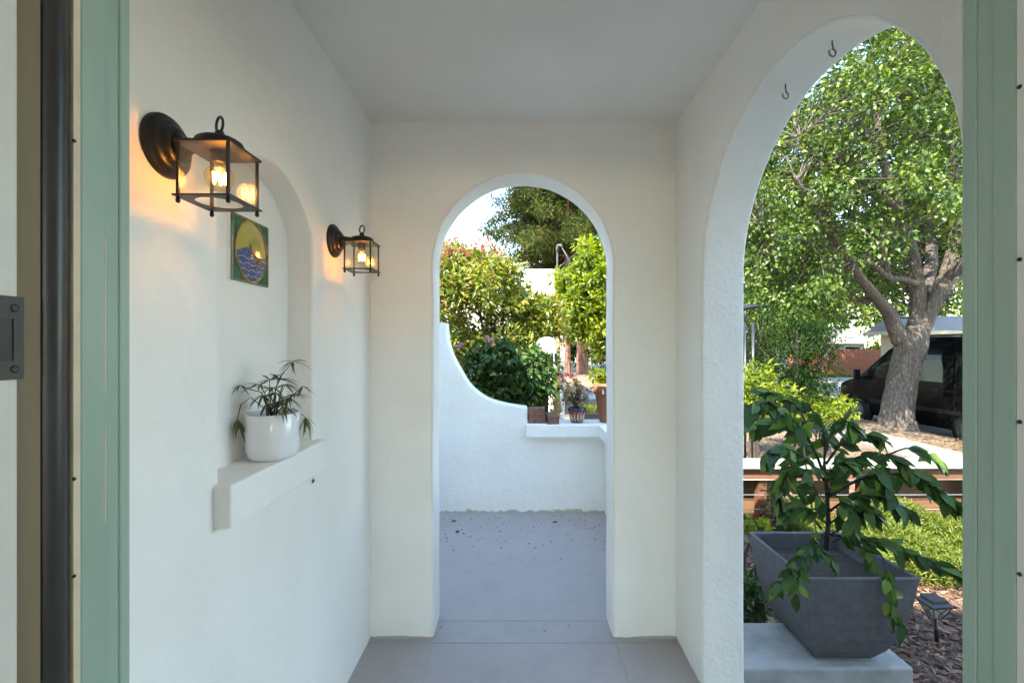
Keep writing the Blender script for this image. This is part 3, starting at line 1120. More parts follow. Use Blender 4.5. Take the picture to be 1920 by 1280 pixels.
needle = []
for cv in (0.15, 0.35, 0.6):
    me = blade('narrow_leaf', 0.055, 0.0070, cv, 0.35, 6, 0.7)
    me.materials.append(MATS['leaf_house'])
    needle.append(me)
rs = random.Random(3)


def whorl(c, n, ln, main=Vector((0, 0, -0.3)), spread=1.0):
    for k in range(n):
        a = 2 * math.pi * (k + rs.random() * 0.6) / n
        dv = Vector((math.cos(a), math.sin(a), 0)) * spread + main + Vector((0, 0, rs.uniform(-0.35, 0.45)))
        place_leaf(rs.choice(needle), hp, c, dv, scale=ln / 0.055 * rs.uniform(0.75, 1.15), roll=rs.uniform(-0.5, 0.5))


def hp_at(px, py, dy=0.0):
    v = at(px, py, 1.315 + dy)
    v.x = max(v.x, -0.782)
    return v


base = PC + Vector((0, 0, 0.112))
for (pts, c, n, ln, mn) in (
    ([(515, 765, 0), (518, 725, 0.0), (530, 700, 0.01)], (549, 678, 0.02), 9, 0.058, Vector((0, 0, -0.1))),
    ([(505, 760, 0), (490, 735, -0.02), (470, 730, -0.03)], (449, 722, -0.045), 7, 0.040, Vector((-0.4, -0.2, -0.5))),
    ([(505, 765, 0), (470, 745, -0.02), (452, 758, -0.05)], (445, 785, -0.06), 6, 0.062, Vector((0.3, 0.1, -1.5))),
    ([(525, 765, 0), (545, 745, 0.02)], (567, 724, 0.03), 8, 0.045, Vector((0.3, 0.1, -0.4))),
    ([(530, 770, 0), (550, 765, 0.02)], (573, 782, 0.03), 8, 0.055, Vector((0.2, 0.1, -1.2))),
    ([(510, 765, 0), (505, 740, -0.01)], (506, 712, -0.02), 8, 0.045, Vector((0.1, 0, 0.2))),
    ([(515, 765, 0), (525, 740, 0.0)], (535, 722, 0.01), 8, 0.045, Vector((0, 0, 0))),
    ([(500, 768, 0), (496, 752, -0.02)], (492, 740, -0.03), 9, 0.05, Vector((-0.1, -0.2, -0.6))),
    ([(512, 768, 0), (515, 750, -0.02)], (516, 735, -0.03), 10, 0.05, Vector((0, -0.3, -0.5))),
    ([(520, 768, 0), (530, 755, -0.02)], (540, 745, -0.02), 9, 0.05, Vector((0.2, -0.3, -0.6))),
    ([(508, 768, 0), (505, 760, -0.02)], (503, 755, -0.03), 9, 0.045, Vector((0, -0.3, -0.6))),
    ([(518, 768, 0), (520, 760, -0.02)], (522, 752, 0.02), 9, 0.045, Vector((0.1, 0, -0.5))),
    ([(512, 765, 0), (498, 740, 0.01)], (488, 722, 0.0), 9, 0.05, Vector((-0.2, 0, 0.1))),
    ([(512, 765, 0), (516, 735, 0.01)], (522, 712, 0.0), 9, 0.05, Vector((0, 0, 0.4))),
    ([(512, 765, 0), (530, 745, 0.01)], (552, 738, 0.0), 9, 0.05, Vector((0.3, 0, -0.2))),
    ([(512, 765, 0), (525, 752, -0.04)], (532, 762, -0.06), 8, 0.045, Vector((0.1, -0.4, -0.7))),
    ([(512, 765, 0), (508, 745, -0.02)], (512, 728, -0.04), 10, 0.05, Vector((0, -0.3, 0.0)))):
    w = [base + Vector((rs.uniform(-0.02, 0.02), rs.uniform(-0.02, 0.02), 0))] + [hp_at(*q) for q in pts[1:]] + [hp_at(*c)]
    MB().tube(w, [0.0014] * (len(w) - 1) + [0.0008], 6).build('stem', 'stem_green', hp)
    whorl(w[-1], n, ln, mn)

# small rusty hooks under the wide arch
for (px, py, lab) in ((1560, 78, 'rusty open hook in the arch soffit, the upper and nearer to the arch crown'), (1472, 155, 'rusty hook in the arch soffit, the lower one on the left of the arch')):
    xx = 0.815
    yy = xx * F / (px - 975)
    zz = CAMZ - (py - 648) * yy / F
    # project onto the soffit
    ang = math.atan2(zz - (CAMZ + 0.8085 - 0.541), yy - 1.3025)
    b = Vector((xx, 1.3025 + 0.541 * math.cos(ang), CAMZ + 0.2675 + 0.541 * math.sin(ang)))
    hk = thing('ceiling_hook', lab, 'hook', b, 'rusty hooks under the wide arch')
    pts = [b + Vector((0, 0, 0.006)), b + Vector((0, 0, -0.010)), b + Vector((0.003, 0.001, -0.020))]
    for k in range(12):
        a = R(80 - k * 25)
        pts.append(b + Vector((-0.001 + 0.010 * math.cos(a), 0.004 * math.sin(a * 0.5), -0.032 + 0.012 * math.sin(a))))
    MB().tube(pts, 0.0021, 7).build('hook_wire', 'rust', hk)

# cobweb scrap with a husk below the sill
o = thing('insect_husk', 'tiny dark insect husk in a web below the niche sill', 'insect', (XL, 1.55, 0.92))
MB().tube([(XL + 0.003, 1.553, 0.932), (XL + 0.006, 1.549, 0.926), (XL + 0.004, 1.548, 0.918)], [0.001, 0.004, 0.0012], 7).build('husk', 'black_plastic', o)
for k in range(4):
    a = k * 1.3
    MB().tube([(XL + 0.004, 1.549, 0.926), (XL + 0.003, 1.549 + 0.012 * math.cos(a), 0.926 + 0.012 * math.sin(a))], 0.0005, 4).build('strand', 'rubber', o)

# ------------------------------------------------------------------ patio: curved wall, coping, low wall on the right
YP = 3.786
prof = []
for (px, py) in ((836, 605), (837, 620), (839, 638), (843, 653), (848, 667), (855, 681), (863, 695), (871, 709), (880, 722), (889, 731), (899, 739), (910, 746), (921, 751), (934, 755), (948, 758.5), (965, 761.5), (989, 765)):
    v = at(px, py, YP)
    prof.append((v.x, v.z))
outl = [(-1.0, -0.2), (-1.0, 1.578), (-0.66, 1.576)] + prof + [(0.062, 0.634), (0.88, 0.634), (0.88, -0.2)]
mb = MB()
n = len(outl)
vs = [(x, YP, z) for x, z in outl] + [(x, YP + 0.17, z) for x, z in outl]
fs = [tuple(range(n)), tuple(reversed(range(n, 2 * n)))] + [(i, (i + 1) % n, n + (i + 1) % n, n + i) for i in range(n)]
mb.add(vs, fs)
pw = thing('patio_wall', 'white stucco patio wall sweeping down in a curve to a low ledge', 'wall', (0, YP, 0))
mb.build('curved_wall', 'stucco_patio', pw, bevel=0.008, seg=2, angle=60)
MB().box(0.70, 0.872, YBO - 0.002, YP, -0.3, 0.634).build('side_wall', 'stucco_patio', pw)
MB().box(0.645, 0.93, YBO + 0.002, 3.7185, 0.634, 0.738).build('coping', 'stucco_patio', pw, bevel=0.010, seg=3)
MB().box(0.046, 0.93, 3.722, 4.00, 0.632, 0.741).build('coping', 'stucco_patio', pw, bevel=0.010, seg=3)

LZ = 0.7415
G = 'bricks on the patio ledge'


def brick(px0, px1, z, h, rot, lab, dep=0.11, y=3.83):
    x0, x1 = (px0 - 975) * 3.79 / F, (px1 - 975) * 3.79 / F
    o = MB().cbox((0, 0, h / 2), (x1 - x0, dep, h), Matrix.Rotation(R(rot), 4, 'Z')).build('brick', 'brick', bevel=0.004)
    o.location = ((x0 + x1) / 2, y, z)
    OFF[o.name] = Vector(o.location)
    props(o, lab, 'brick', G)


brick(991, 1023, LZ, 0.061, 2, 'dark red brick lying on the ledge under another brick')
brick(991, 1022, LZ + 0.0615, 0.064, -3, 'dark brick on top of the two brick stack beside the curved wall')
brick(1025, 1046, LZ, 0.070, 4, 'single orange red brick beside the two brick stack', 0.2)

# talavera pot with a reddish succulent
plain('talavera_blue', (0.018, 0.02, 0.07), 0.15, var=0.5, scale=40, coat=0.5)
plain('talavera_red', (0.22, 0.045, 0.025), 0.2, var=0.3, scale=40, coat=0.5)
plain('talavera_white', (0.62, 0.57, 0.46), 0.2, var=0.1, coat=0.5)
tc_ = Vector((0.478, 3.83, LZ))
tp = thing('talavera_pot', 'small painted pot with red and white petals and a dark blue rim', 'flower pot', tc_)
T = Matrix.Translation(tc_)


def prad(t):
    return 0.050 + 0.022 * t


MB().lathe([(0.0, 0.0), (0.05, 0.0), (prad(0.5), 0.058), (prad(0.98), 0.102)], 32, T, close=False).build('pot_body', 'talavera_red', tp)
MB().lathe([(0.070, 0.100), (0.078, 0.104), (0.079, 0.120), (0.076, 0.124), (0.068, 0.122), (0.066, 0.11), (0.0, 0.108)], 32, T, close=False).build('rim_band', 'talavera_blue', tp)
MB().lathe([(0.0512, 0.0005), (0.0525, 0.012), (0.052, 0.0125)], 32, T, close=False).build('foot_band', 'talavera_blue', tp)
for k in range(14):
    a0 = 2 * math.pi * k / 14
    for (da, t0, t1, m_) in ((-0.10, 0.1, 0.9, 'talavera_white'), (0.12, 0.25, 0.75, 'talavera_white'), (0.0, 0.6, 0.95, 'talavera_blue')):
        pts = []
        for i in range(5):
            t = t0 + (t1 - t0) * i / 4
            a = a0 + da * math.sin(math.pi * t) * 1.6
            r = prad(t) + 0.0002
            pts.append(tc_ + Vector((r * math.cos(a), r * math.sin(a), 0.104 * t)))
        MB().tube(pts, [0.0006, 0.0024, 0.003, 0.0022, 0.0006], 5).build('petal', m_, tp)
su = thing('succulent', 'bushy reddish green succulent with crimson flowers in the painted pot', 'succulent', tc_ + Vector((0, 0, 0.11)))
cl = []
stems = MB()
for k in range(26):
    tip = tc_ + Vector((rs.gauss(-0.015, 0.055), rs.gauss(0, 0.05), 0.17 + rs.random() * 0.17))
    mid = tc_ + Vector(((tip.x - tc_.x) * 0.5, (tip.y - tc_.y) * 0.5, 0.19))
    stems.tube([tc_ + Vector((rs.uniform(-.02, .02), rs.uniform(-.02, .02), 0.105)), mid, tip], [0.005, 0.004, 0.003], 6)
    cl.append(tip)
stems.build('stems', 'bark_small', su)
crown(su, 'foliage', 'leaf_succulent', leaf_cloud([tuple(c) for c in cl], 26, 0.028, 0.022, 0.6, 0.0))
fc = [tuple(at(px, py, 3.8)) for px, py in ((1050, 706), (1056, 712), (1071, 707), (1076, 704), (1062, 702), (1080, 714), (1052, 701))]
crown(su, 'blossom', 'petal_crimson', leaf_cloud(fc, 30, 0.018, 0.016, 0.7, 0.0))

# terracotta pot in the corner
tcc = Vector((0.765, 3.86, LZ))
te = thing('terracotta_pot', 'large plain terracotta pot at the ledge corner, cut by the arch', 'flower pot', tcc)
MB().lathe([(0.0, 0), (0.088, 0), (0.092, 0.01), (0.128, 0.24), (0.128, 0.243)], 40, Matrix.Translation(tcc), close=False).build('pot_body', 'terracotta', te)
MB().lathe([(0.125, 0.235), (0.138, 0.238), (0.146, 0.305), (0.143, 0.310), (0.130, 0.308), (0.124, 0.27), (0.0, 0.268)], 40, Matrix.Translation(tcc), close=False).build('rim', 'terracotta', te)
MB().box(0.678, 0.690, 3.742, 3.7435, LZ + 0.245, LZ + 0.285).build('price_sticker', 'white_paint', te)

# ------------------------------------------------------------------ ground outside
GZ = -0.5


def gz(x, y):
    """height of the ground"""
    b = GZ - 0.10 * min(1, max(0, (x - 3.5) / 3.0))
    if x > 9.35:
        b = -0.87
    return b


xs = list(np.linspace(-200, -20, 6)) + list(np.linspace(-12, 0.8, 8)) + list(np.linspace(1.6, 9.3, 24)) + [9.42] + list(np.linspace(10, 30, 8)) + [60, 120, 240]
ys = list(np.linspace(-60, -6, 5)) + list(np.linspace(-2, 16, 46)) + [20, 25, 30, 40, 60, 100, 200, 400]
vs = []
for y in ys:
    for x in xs:
        z = gz(x, y)
        if 1.5 < x < 9.2 and 0 < y < 15:
            z += 0.02 * math.sin(x * 3.1 + y * 1.7) * math.sin(y * 2.3)
            z += 0.10 * math.exp(-((x - 9.0) ** 2 + (y - 10.9) ** 2) / 0.8)
        vs.append((x, y, z))
nx = len(xs)
fs = [(j * nx + i, j * nx + i + 1, (j + 1) * nx + i + 1, (j + 1) * nx + i) for j in range(len(ys) - 1) for i in range(nx - 1)]
MB().add(vs, fs, True).build('ground', 'ground_soil', kind='structure')
# street, kerb, pavement
MB().box(9.60, 18.0, -30, 60, -0.9, -0.852).build('street', 'asphalt', kind='structure')
kb = MB()
for k in range(30):
    kb.box(9.42, 9.598, -6 + k * 1.5, -6 + k * 1.5 + 1.49, -0.95, -0.70)
kb.build('kerb', 'concrete', kind='structure', bevel=0.02)
sw = MB().box(6.93, 8.07, -20, 60, -0.75, -0.585).build('sidewalk', 'concrete', kind='structure')
for k in range(16):
    MB().box(6.9, 8.1, 1.0 + k * 1.2, 1.0 + k * 1.2 + 1.192, -0.72, -0.570 + 0.004 * math.sin(k * 2.2)).build('paving_slab', 'concrete', sw, bevel=0.006)
# far side of the street: pale drive and a crossing road in the distance
MB().box(18.0, 60, -30, 80, -0.95, -0.77).build('far_pavement', 'concrete', kind='structure', bevel=0.02)
MB().box(5.0, 60, 22, 31, -0.846, -0.838).build('cross_street', 'concrete', kind='structure')
MB().box(1.2, 6.9, 12.5, 21.5, -0.62, -0.592).build('driveway', 'concrete', kind='structure')
# steps down from the wide arch
st = MB()
st.box(XRO + 0.02, 1.28, 0.85, 2.19, -0.55, -0.32)
st.box(1.28, 1.62, 0.85, 2.19, -0.55, -0.42)
st.build('steps', 'pedestal_concrete', kind='structure', bevel=0.01)
cw = thing('stair_cheek_wall', 'low painted concrete block beside the steps carrying the grey planter', 'wall', (1.4, 2.38, -0.55))
MB().box(XRO + 0.004, 1.912, 2.206, 2.575, -0.62, -0.176).build('block', 'pedestal_concrete', cw, bevel=0.014, seg=3)

# ------------------------------------------------------------------ grey planter and its shrub
PL = Vector((1.62, 2.418, -0.1755))
pg = thing('stone_planter', 'large square grey stone-look planter with flared curved sides', 'planter', PL)
prof = [(0.1375, 0.0), (0.150, 0.012), (0.182, 0.06), (0.212, 0.13), (0.236, 0.22), (0.253, 0.32), (0.268, 0.44), (0.2725, 0.463)]
mb = MB()
vs, fs = [], []
for r, h in prof + [(0.266, 0.466), (0.252, 0.463), (0.245, 0.42), (0.235, 0.36)]:
    vs += [PL + Vector((sx * r, sy * r, h)) for sx, sy in ((-1, -1), (1, -1), (1, 1), (-1, 1))]
m_ = len(vs) // 4
for i in range(m_ - 1):
    for k in range(4):
        fs.append((i * 4 + k, i * 4 + (k + 1) % 4, (i + 1) * 4 + (k + 1) % 4, (i + 1) * 4 + k))
fs.append((3, 2, 1, 0))
mb.add(vs, fs)
mb.build('bowl', 'planter_stone', pg, bevel=0.006, seg=2, angle=60)
MB().box(PL.x - 0.238, PL.x + 0.238, PL.y - 0.238, PL.y + 0.238, PL.z + 0.30, PL.z + 0.375).build('potting_soil', 'soil', pg)

sh = thing('planter_shrub', 'shrub with large glossy dark green leaves arching out of the grey planter', 'shrub', PL + Vector((0, 0, 0.37)))
big = []
for (l, w, cv, fo) in ((0.118, 0.058, 0.18, 0.22), (0.130, 0.060, 0.28, 0.25), (0.105, 0.055, 0.10, 0.18)):
    me = blade('broad_leaf', l, w, cv, fo, 7, 0.78)
    me.materials.append(MATS['leaf_citrus'])
    big.append(me)
rs = random.Random(11)
POOL = {'n': 0, 'v': [], 'f': [], 't': []}


def branch(pts, r0, nleaf, t0=0.25, scale=1.0, droop=0.65, side=0.8):
    W = [at(*q) for q in pts]
    # smooth the line
    S = []
    for i in range(len(W) - 1):
        p0, p1, p2, p3 = W[max(i - 1, 0)], W[i], W[i + 1], W[min(i + 2, len(W) - 1)]
        for k in range(6):
            t = k / 6
            S.append(0.5 * ((2 * p1) + (p2 - p0) * t + (2 * p0 - 5 * p1 + 4 * p2 - p3) * t * t + (3 * p1 - p0 - 3 * p2 + p3) * t ** 3))
    S.append(W[-1])
    n = len(S)
    MB().tube(S, [r0 * (1 - 0.75 * i / (n - 1)) for i in range(n)], 7).build('branch', 'stem_green', sh)
    nleaf = int(nleaf * 1.7)
    for k in range(nleaf):
        t = t0 + (1 - t0) * (k + rs.random() * 0.5) / nleaf
        f = min(t, 0.999) * (n - 1)
        i = int(f)
        p_ = S[i].lerp(S[i + 1], f - i)
        tg = (S[i + 1] - S[i]).normalized()
        sd = tg.cross(Vector((0, 0, 1)))
        sd = sd.normalized() if sd.length > 0.05 else Vector((1, 0, 0))
        sgn = 1 if k % 2 else -1
        dv = tg * rs.uniform(0.3, 1.0) + sd * sgn * rs.uniform(0.1, 0.6) * side + Vector((rs.uniform(-.5, .5), 0, -droop * rs.uniform(-0.35, 1.3)))
        up = Vector((rs.uniform(-.5, .5), -rs.uniform(0.1, 1.2), rs.uniform(0.2, 0.9)))
        place_leaf(rs.choice(big), sh, p_, dv, up, scale * rs.uniform(0.55, 1.05), roll=rs.uniform(-0.5, 0.5), pool=POOL)
    # a leaf pair at the tip
    for s in (-1, 1):
        place_leaf(rs.choice(big), sh, S[-1], (S[-1] - S[-3]).normalized() + Vector((rs.uniform(-.5, .5), rs.uniform(-.5, .5), -0.3)), Vector((0, 0, 1)), scale * 0.8)


MB().tube([at(1548, 1030, 2.42), at(1553, 980, 2.41), at(1550, 920, 2.40), at(1545, 870, 2.40)], [0.013, 0.012, 0.010, 0.008], 8).build('trunk', 'bark_small', sh)
MB().tube([at(1535, 1025, 2.40), at(1522, 950, 2.38), at(1512, 880, 2.36), at(1500, 790, 2.36)], 0.004, 6).build('stake', 'weathered_wood', sh)
branch([(1545, 890, 2.40), (1520, 830, 2.36), (1480, 780, 2.30), (1430, 755, 2.26), (1408, 765, 2.24)], 0.008, 30, 0.15, 0.95)
branch([(1545, 900, 2.40), (1510, 860, 2.34), (1470, 840, 2.28), (1440, 850, 2.24)], 0.007, 18, 0.15, 0.95)
branch([(1545, 880, 2.40), (1545, 820, 2.42), (1530, 775, 2.44), (1500, 760, 2.46)], 0.007, 16, 0.2, 0.9)
branch([(1548, 870, 2.40), (1580, 830, 2.38), (1620, 815, 2.36), (1650, 822, 2.34)], 0.007, 16, 0.2, 0.85)
branch([(1550, 900, 2.40), (1600, 860, 2.36), (1660, 855, 2.32), (1710, 880, 2.28), (1740, 900, 2.26)], 0.008, 24, 0.2, 0.95)
branch([(1552, 930, 2.41), (1620, 895, 2.36), (1690, 890, 2.30), (1750, 915, 2.26), (1792, 945, 2.22)], 0.009, 30, 0.2, 1.0)
branch([(1552, 960, 2.41), (1600, 930, 2.34), (1650, 930, 2.28), (1700, 955, 2.24)], 0.007, 18, 0.2, 0.9)
branch([(1548, 1000, 2.42), (1600, 1008, 2.34), (1660, 1020, 2.26), (1720, 1040, 2.20), (1785, 1068, 2.14)], 0.008, 28, 0.15, 0.85)
branch([(1620, 1015, 2.32), (1655, 1045, 2.18), (1664, 1090, 2.10), (1672, 1140, 2.09), (1686, 1172, 2.08)], 0.005, 14, 0.35, 0.75)
branch([(1545, 1005, 2.42), (1520, 1030, 2.30), (1500, 1050, 2.16), (1480, 1075, 2.10), (1455, 1100, 2.07)], 0.006, 20, 0.2, 0.75)
branch([(1545, 1000, 2.42), (1525, 1010, 2.32), (1510, 1035, 2.2), (1500, 1070, 2.11), (1495, 1120, 2.10)], 0.005, 12, 0.3, 0.7)
branch([(1540, 990, 2.42), (1510, 950, 2.42), (1490, 905, 2.42), (1478, 860, 2.42)], 0.006, 12, 0.3, 0.8)
branch([(1520, 830, 2.36), (1490, 800, 2.40), (1450, 790, 2.44), (1412, 800, 2.46)], 0.006, 16, 0.2, 0.95)
branch([(1520, 820, 2.36), (1500, 770, 2.34), (1470, 745, 2.32), (1440, 735, 2.30)], 0.006, 12, 0.3, 0.9)
branch([(1545, 860, 2.40), (1555, 820, 2.36), (1580, 790, 2.33), (1600, 795, 2.30)], 0.006, 12, 0.3, 0.9)
branch([(1510, 860, 2.34), (1480, 880, 2.28), (1465, 910, 2.25), (1460, 940, 2.24)], 0.005, 12, 0.3, 0.9)
branch([(1600, 860, 2.36), (1640, 880, 2.30), (1665, 910, 2.26), (1680, 945, 2.24)], 0.005, 12, 0.3, 0.95)
branch([(1660, 855, 2.32), (1700, 840, 2.30), (1735, 850, 2.28), (1760, 870, 2.27)], 0.005, 10, 0.3, 0.85)
branch([(1548, 920, 2.40), (1570, 930, 2.32), (1590, 955, 2.28), (1600, 985, 2.26)], 0.005, 10, 0.3, 0.9)
branch([(1550, 960, 2.41), (1530, 920, 2.34), (1515, 890, 2.28), (1500, 880, 2.24)], 0.005, 12, 0.2, 0.95)
branch([(1550, 950, 2.41), (1560, 900, 2.36), (1575, 870, 2.32), (1585, 865, 2.28)], 0.005, 12, 0.2, 0.95)
branch([(1548, 980, 2.41), (1520, 960, 2.34), (1495, 950, 2.28), (1475, 960, 2.24)], 0.005, 12, 0.2, 0.9)
branch([(1550, 985, 2.41), (1585, 960, 2.36), (1610, 950, 2.30), (1640, 965, 2.26)], 0.005, 12, 0.2, 0.9)
branch([(1540, 1015, 2.42), (1530, 1010, 2.30), (1540, 1030, 2.22), (1560, 1050, 2.18)], 0.004, 9, 0.2, 0.75)
branch([(1560, 1015, 2.42), (1590, 1005, 2.36), (1620, 1020, 2.30), (1630, 1045, 2.25)], 0.004, 9, 0.2, 0.75)
branch([(1560, 1000, 2.44), (1600, 970, 2.5), (1625, 930, 2.52), (1640, 880, 2.54)], 0.006, 14, 0.3, 0.9)

np_mesh('foliage', POOL['v'], POOL['f'], 'leaf_citrus', sh, POOL['t'], smooth=True, kind='stuff')

# ------------------------------------------------------------------ solar stake light
sv = at(1757, 1206, 2.86)
sv.z = gz(sv.x, 2.86)
sl = thing('stake_light', 'small dark garden stake light standing in the bark mulch', 'garden light', sv)
top = at(1753, 1118, 2.86)
ax = sv + Vector((0, 0, 0))
zt = top.z
tilt = Matrix.Translation(sv) @ Matrix.Rotation(R(-4), 4, 'Y') @ Matrix.Translation(-sv)
hgt = zt - sv.z
MB().tube([tilt @ (sv + Vector((0, 0, -0.05))), tilt @ (sv + Vector((0, 0, hgt - 0.12)))], 0.011, 8).build('stake', 'black_metal', sl)
mb = MB()
for (r, z) in ((0.02, hgt - 0.12),):
    pass
b0 = sv + Vector((0, 0, hgt))
vs = []
for (r, z) in ((0.022, -0.122), (0.040, -0.085), (0.055, -0.045), (0.055, -0.040)):
    vs += [tilt @ (b0 + Vector((sx * r, sy * r, z))) for sx, sy in ((-1, -1), (1, -1), (1, 1), (-1, 1))]
fs = [(i * 4 + k, i * 4 + (k + 1) % 4, (i + 1) * 4 + (k + 1) % 4, (i + 1) * 4 + k) for i in range(3) for k in range(4)]
MB().add(vs, fs).build('lens', 'lamp_lens', sl)
cg = MB()
for sx, sy in ((-1, -1), (1, -1), (1, 1), (-1, 1)):
    cg.tube([tilt @ (b0 + Vector((sx * 0.022, sy * 0.022, -0.122))), tilt @ (b0 + Vector((sx * 0.042, sy * 0.042, -0.085))), tilt @ (b0 + Vector((sx * 0.057, sy * 0.057, -0.04)))], 0.003, 5)
for (sx, sy, ex, ey) in ((-1, -1, 1, -1), (1, -1, 1, 1), (1, 1, -1, 1), (-1, 1, -1, -1)):
    for (a0, a1) in ((0.1, 0.62), (0.9, 0.38)):
        q0 = Vector((sx, sy, 0)).lerp(Vector((ex, ey, 0)), a0)
        q1 = Vector((sx, sy, 0)).lerp(Vector((ex, ey, 0)), a1)
        cg.tube([tilt @ (b0 + q0 * 0.057 + Vector((0, 0, -0.04))), tilt @ (b0 + q1 * 0.045 + Vector((0, 0, -0.085))), tilt @ (b0 + q1 * 0.025 + Vector((0, 0, -0.12)))], 0.002, 5)
cg.build('cage', 'black_metal', sl)
vs = []
for (r, z) in ((0.066, -0.042), (0.068, -0.028), (0.050, -0.020), (0.047, -0.002), (0.044, 0.0)):
    vs += [tilt @ (b0 + Vector((sx * r, sy * r, z))) for sx, sy in ((-1, -1), (1, -1), (1, 1), (-1, 1))]
fs = [(i * 4 + k, i * 4 + (k + 1) % 4, (i + 1) * 4 + (k + 1) % 4, (i + 1) * 4 + k) for i in range(4) for k in range(4)] + [(16, 17, 18, 19), (3, 2, 1, 0)]
MB().add(vs, fs).build('cap', 'plate_steel', sl, bevel=0.002)

# ------------------------------------------------------------------ low wooden garden fence
gf = thing('garden_fence', 'low cedar and wire garden fence with a weathered plank cap', 'fence', (2.2, 4.75, GZ))
for k in range(3):
    x0 = 1.9 + k * 1.65
    MB().box(x0, x0 + 1.642, 4.64, 4.93, 0.128 + 0.003 * (k % 2), 0.168 + 0.003 * (k % 2)).build('cap_plank', 'weathered_wood', gf, bevel=0.005)
MB().box(1.9, 6.85, 4.70, 4.74, 0.005, 0.125).build('top_rail', 'cedar', gf, bevel=0.004)
for x in (1.95, 2.53, 3.6, 4.75, 5.9, 6.75):
    MB().box(x - 0.045, x + 0.045, 4.745, 4.835, -0.7, 0.126).build('post', 'cedar', gf, bevel=0.005)
for k in range(3):
    z = 0.06 - 0.228 * k
    for x0, x1 in ((2.0, 3.55), (3.65, 5.85), (5.87, 6.8)):
        MB().box(x0, x1, 4.90 + 0.004 * (k % 2), 4.925 + 0.004 * (k % 2), z - 0.222, z).build('board', 'tan_board', gf, bevel=0.003)
for z in (0.008, -0.147, -0.296, -0.44):
    MB().tube([(1.95, 4.69, z), (3.0, 4.69, z - 0.004), (4.75, 4.69, z), (6.75, 4.69, z)], 0.003, 5).build('wire', 'wire', gf)

# black metal trellis by the corner of the arch
TY = 6.9
tl = thing('trellis', 'black metal trellis with a curved top beside the white arch', 'trellis', (at(1404, 690, TY).x, TY, -0.55))
xb = at(1412, 600, TY).x
xa = at(1397, 600, TY).x
ztp = at(1400, 574, TY).z
for x, r_ in ((xa, 0.018), (xb, 0.028), (xa - 0.20, 0.028)):
    MB().tube([(x, TY, -0.65), (x, TY, at(1400, 604, TY).z)], r_, 8).build('upright', 'black_metal', tl)
MB().tube([(xa - 0.20, TY, ztp - 0.07), (xa, TY, ztp - 0.02), (xb, TY, ztp), (xb + 0.075, TY, ztp + 0.005)], [0.036, 0.036, 0.036, 0.026], 8).build('top_bar', 'black_metal', tl)
for z in (1.45, 1.15, 0.75, 0.35):
    MB().tube([(xa - 0.20, TY, z), (xb, TY, z)], 0.008, 6).build('crossbar', 'black_metal', tl)
MB().tube([(xa, TY, at(1400, 606, TY).z), (xa, TY, ztp - 0.02)], 0.014, 6).build('bracket', 'black_metal', tl)

# ------------------------------------------------------------------ mulch, ground cover
def scatter_chips(n, x0, x1, y0, y1, l):
    P = np.stack([rng.uniform(x0, x1, n), rng.uniform(y0, y1, n), np.zeros(n)], 1)
    P[:, 2] = [gz(a, b) + 0.02 * math.sin(a * 3.1 + b * 1.7) * math.sin(b * 2.3) for a, b in P[:, :2]]
    P[:, 2] += rng.uniform(0.0, 0.025, n)
    a = rng.uniform(0, 2 * math.pi, n)
    D = np.stack([np.cos(a), np.sin(a), rng.normal(0, 0.25, n)], 1)
    N = np.stack([rng.normal(0, 0.4, n), rng.normal(0, 0.4, n), np.ones(n)], 1)
    s = l * rng.uniform(0.5, 1.5, n)
    V, Fc = leaves(P, D, N, s, s * 0.32, 0.05)
    return V, Fc, np.repeat(rng.random(n), 4)


V, Fc, t = scatter_chips(26000, 1.75, 4.6, 1.2, 4.4, 0.055)
props(np_mesh('mulch', V, Fc, 'chip', None, t, kind='stuff'), 'reddish shredded bark mulch round the stake light', 'mulch')
V, Fc, t = scatter_chips(9000, 2.0, 6.9, 5.0, 10.0, 0.05)
V2, F2, t2 = scatter_chips(7000, 8.1, 9.4, 7.0, 14.0, 0.05)
props(np_mesh('leaf_mulch', *merge((V, Fc, t), (V2, F2, t2))[:2], 'litter', None, np.concatenate([t, t2]), kind='stuff'), 'dry bark and leaf litter beyond the garden fence', 'mulch')


def turf(n, x0, x1, y0, y1, h, keep):
    P = np.stack([rng.uniform(x0, x1, n), rng.uniform(y0, y1, n), np.zeros(n)], 1)
    P = P[keep(P[:, 0], P[:, 1])]
    n = len(P)
    hump = 0.5 + 0.5 * np.sin(P[:, 0] * 6.1 + 1) * np.sin(P[:, 1] * 5.3)
    P[:, 2] = GZ + 0.02 + rng.random(n) * h * (0.35 + 0.8 * hump)
    a = rng.uniform(0, 2 * math.pi, n)
    D = np.stack([np.cos(a), np.sin(a), rng.uniform(0.2, 1.6, n)], 1)
    N = rng.normal(0, 0.5, (n, 3))
    N[:, 2] += 0.6
    s = 0.05 * rng.uniform(0.6, 1.5, n)
    V, Fc = leaves(P, D, N, s, s * 0.20)
    return V, Fc, np.repeat(np.clip(rng.normal(0.5, 0.25, n), 0, 0.999), 4)


V, Fc, t = turf(90000, 2.55, 6.6, 3.25, 4.62, 0.32, lambda x, y: y > 3.40 + 0.20 * np.sin(x * 2.2) + 0.12 * np.sin(x * 7.0))
props(np_mesh('ground_cover', V, Fc, 'leaf_grass', None, t, kind='stuff'), 'bright yellow green feathery ground cover in front of the fence', 'ground cover')
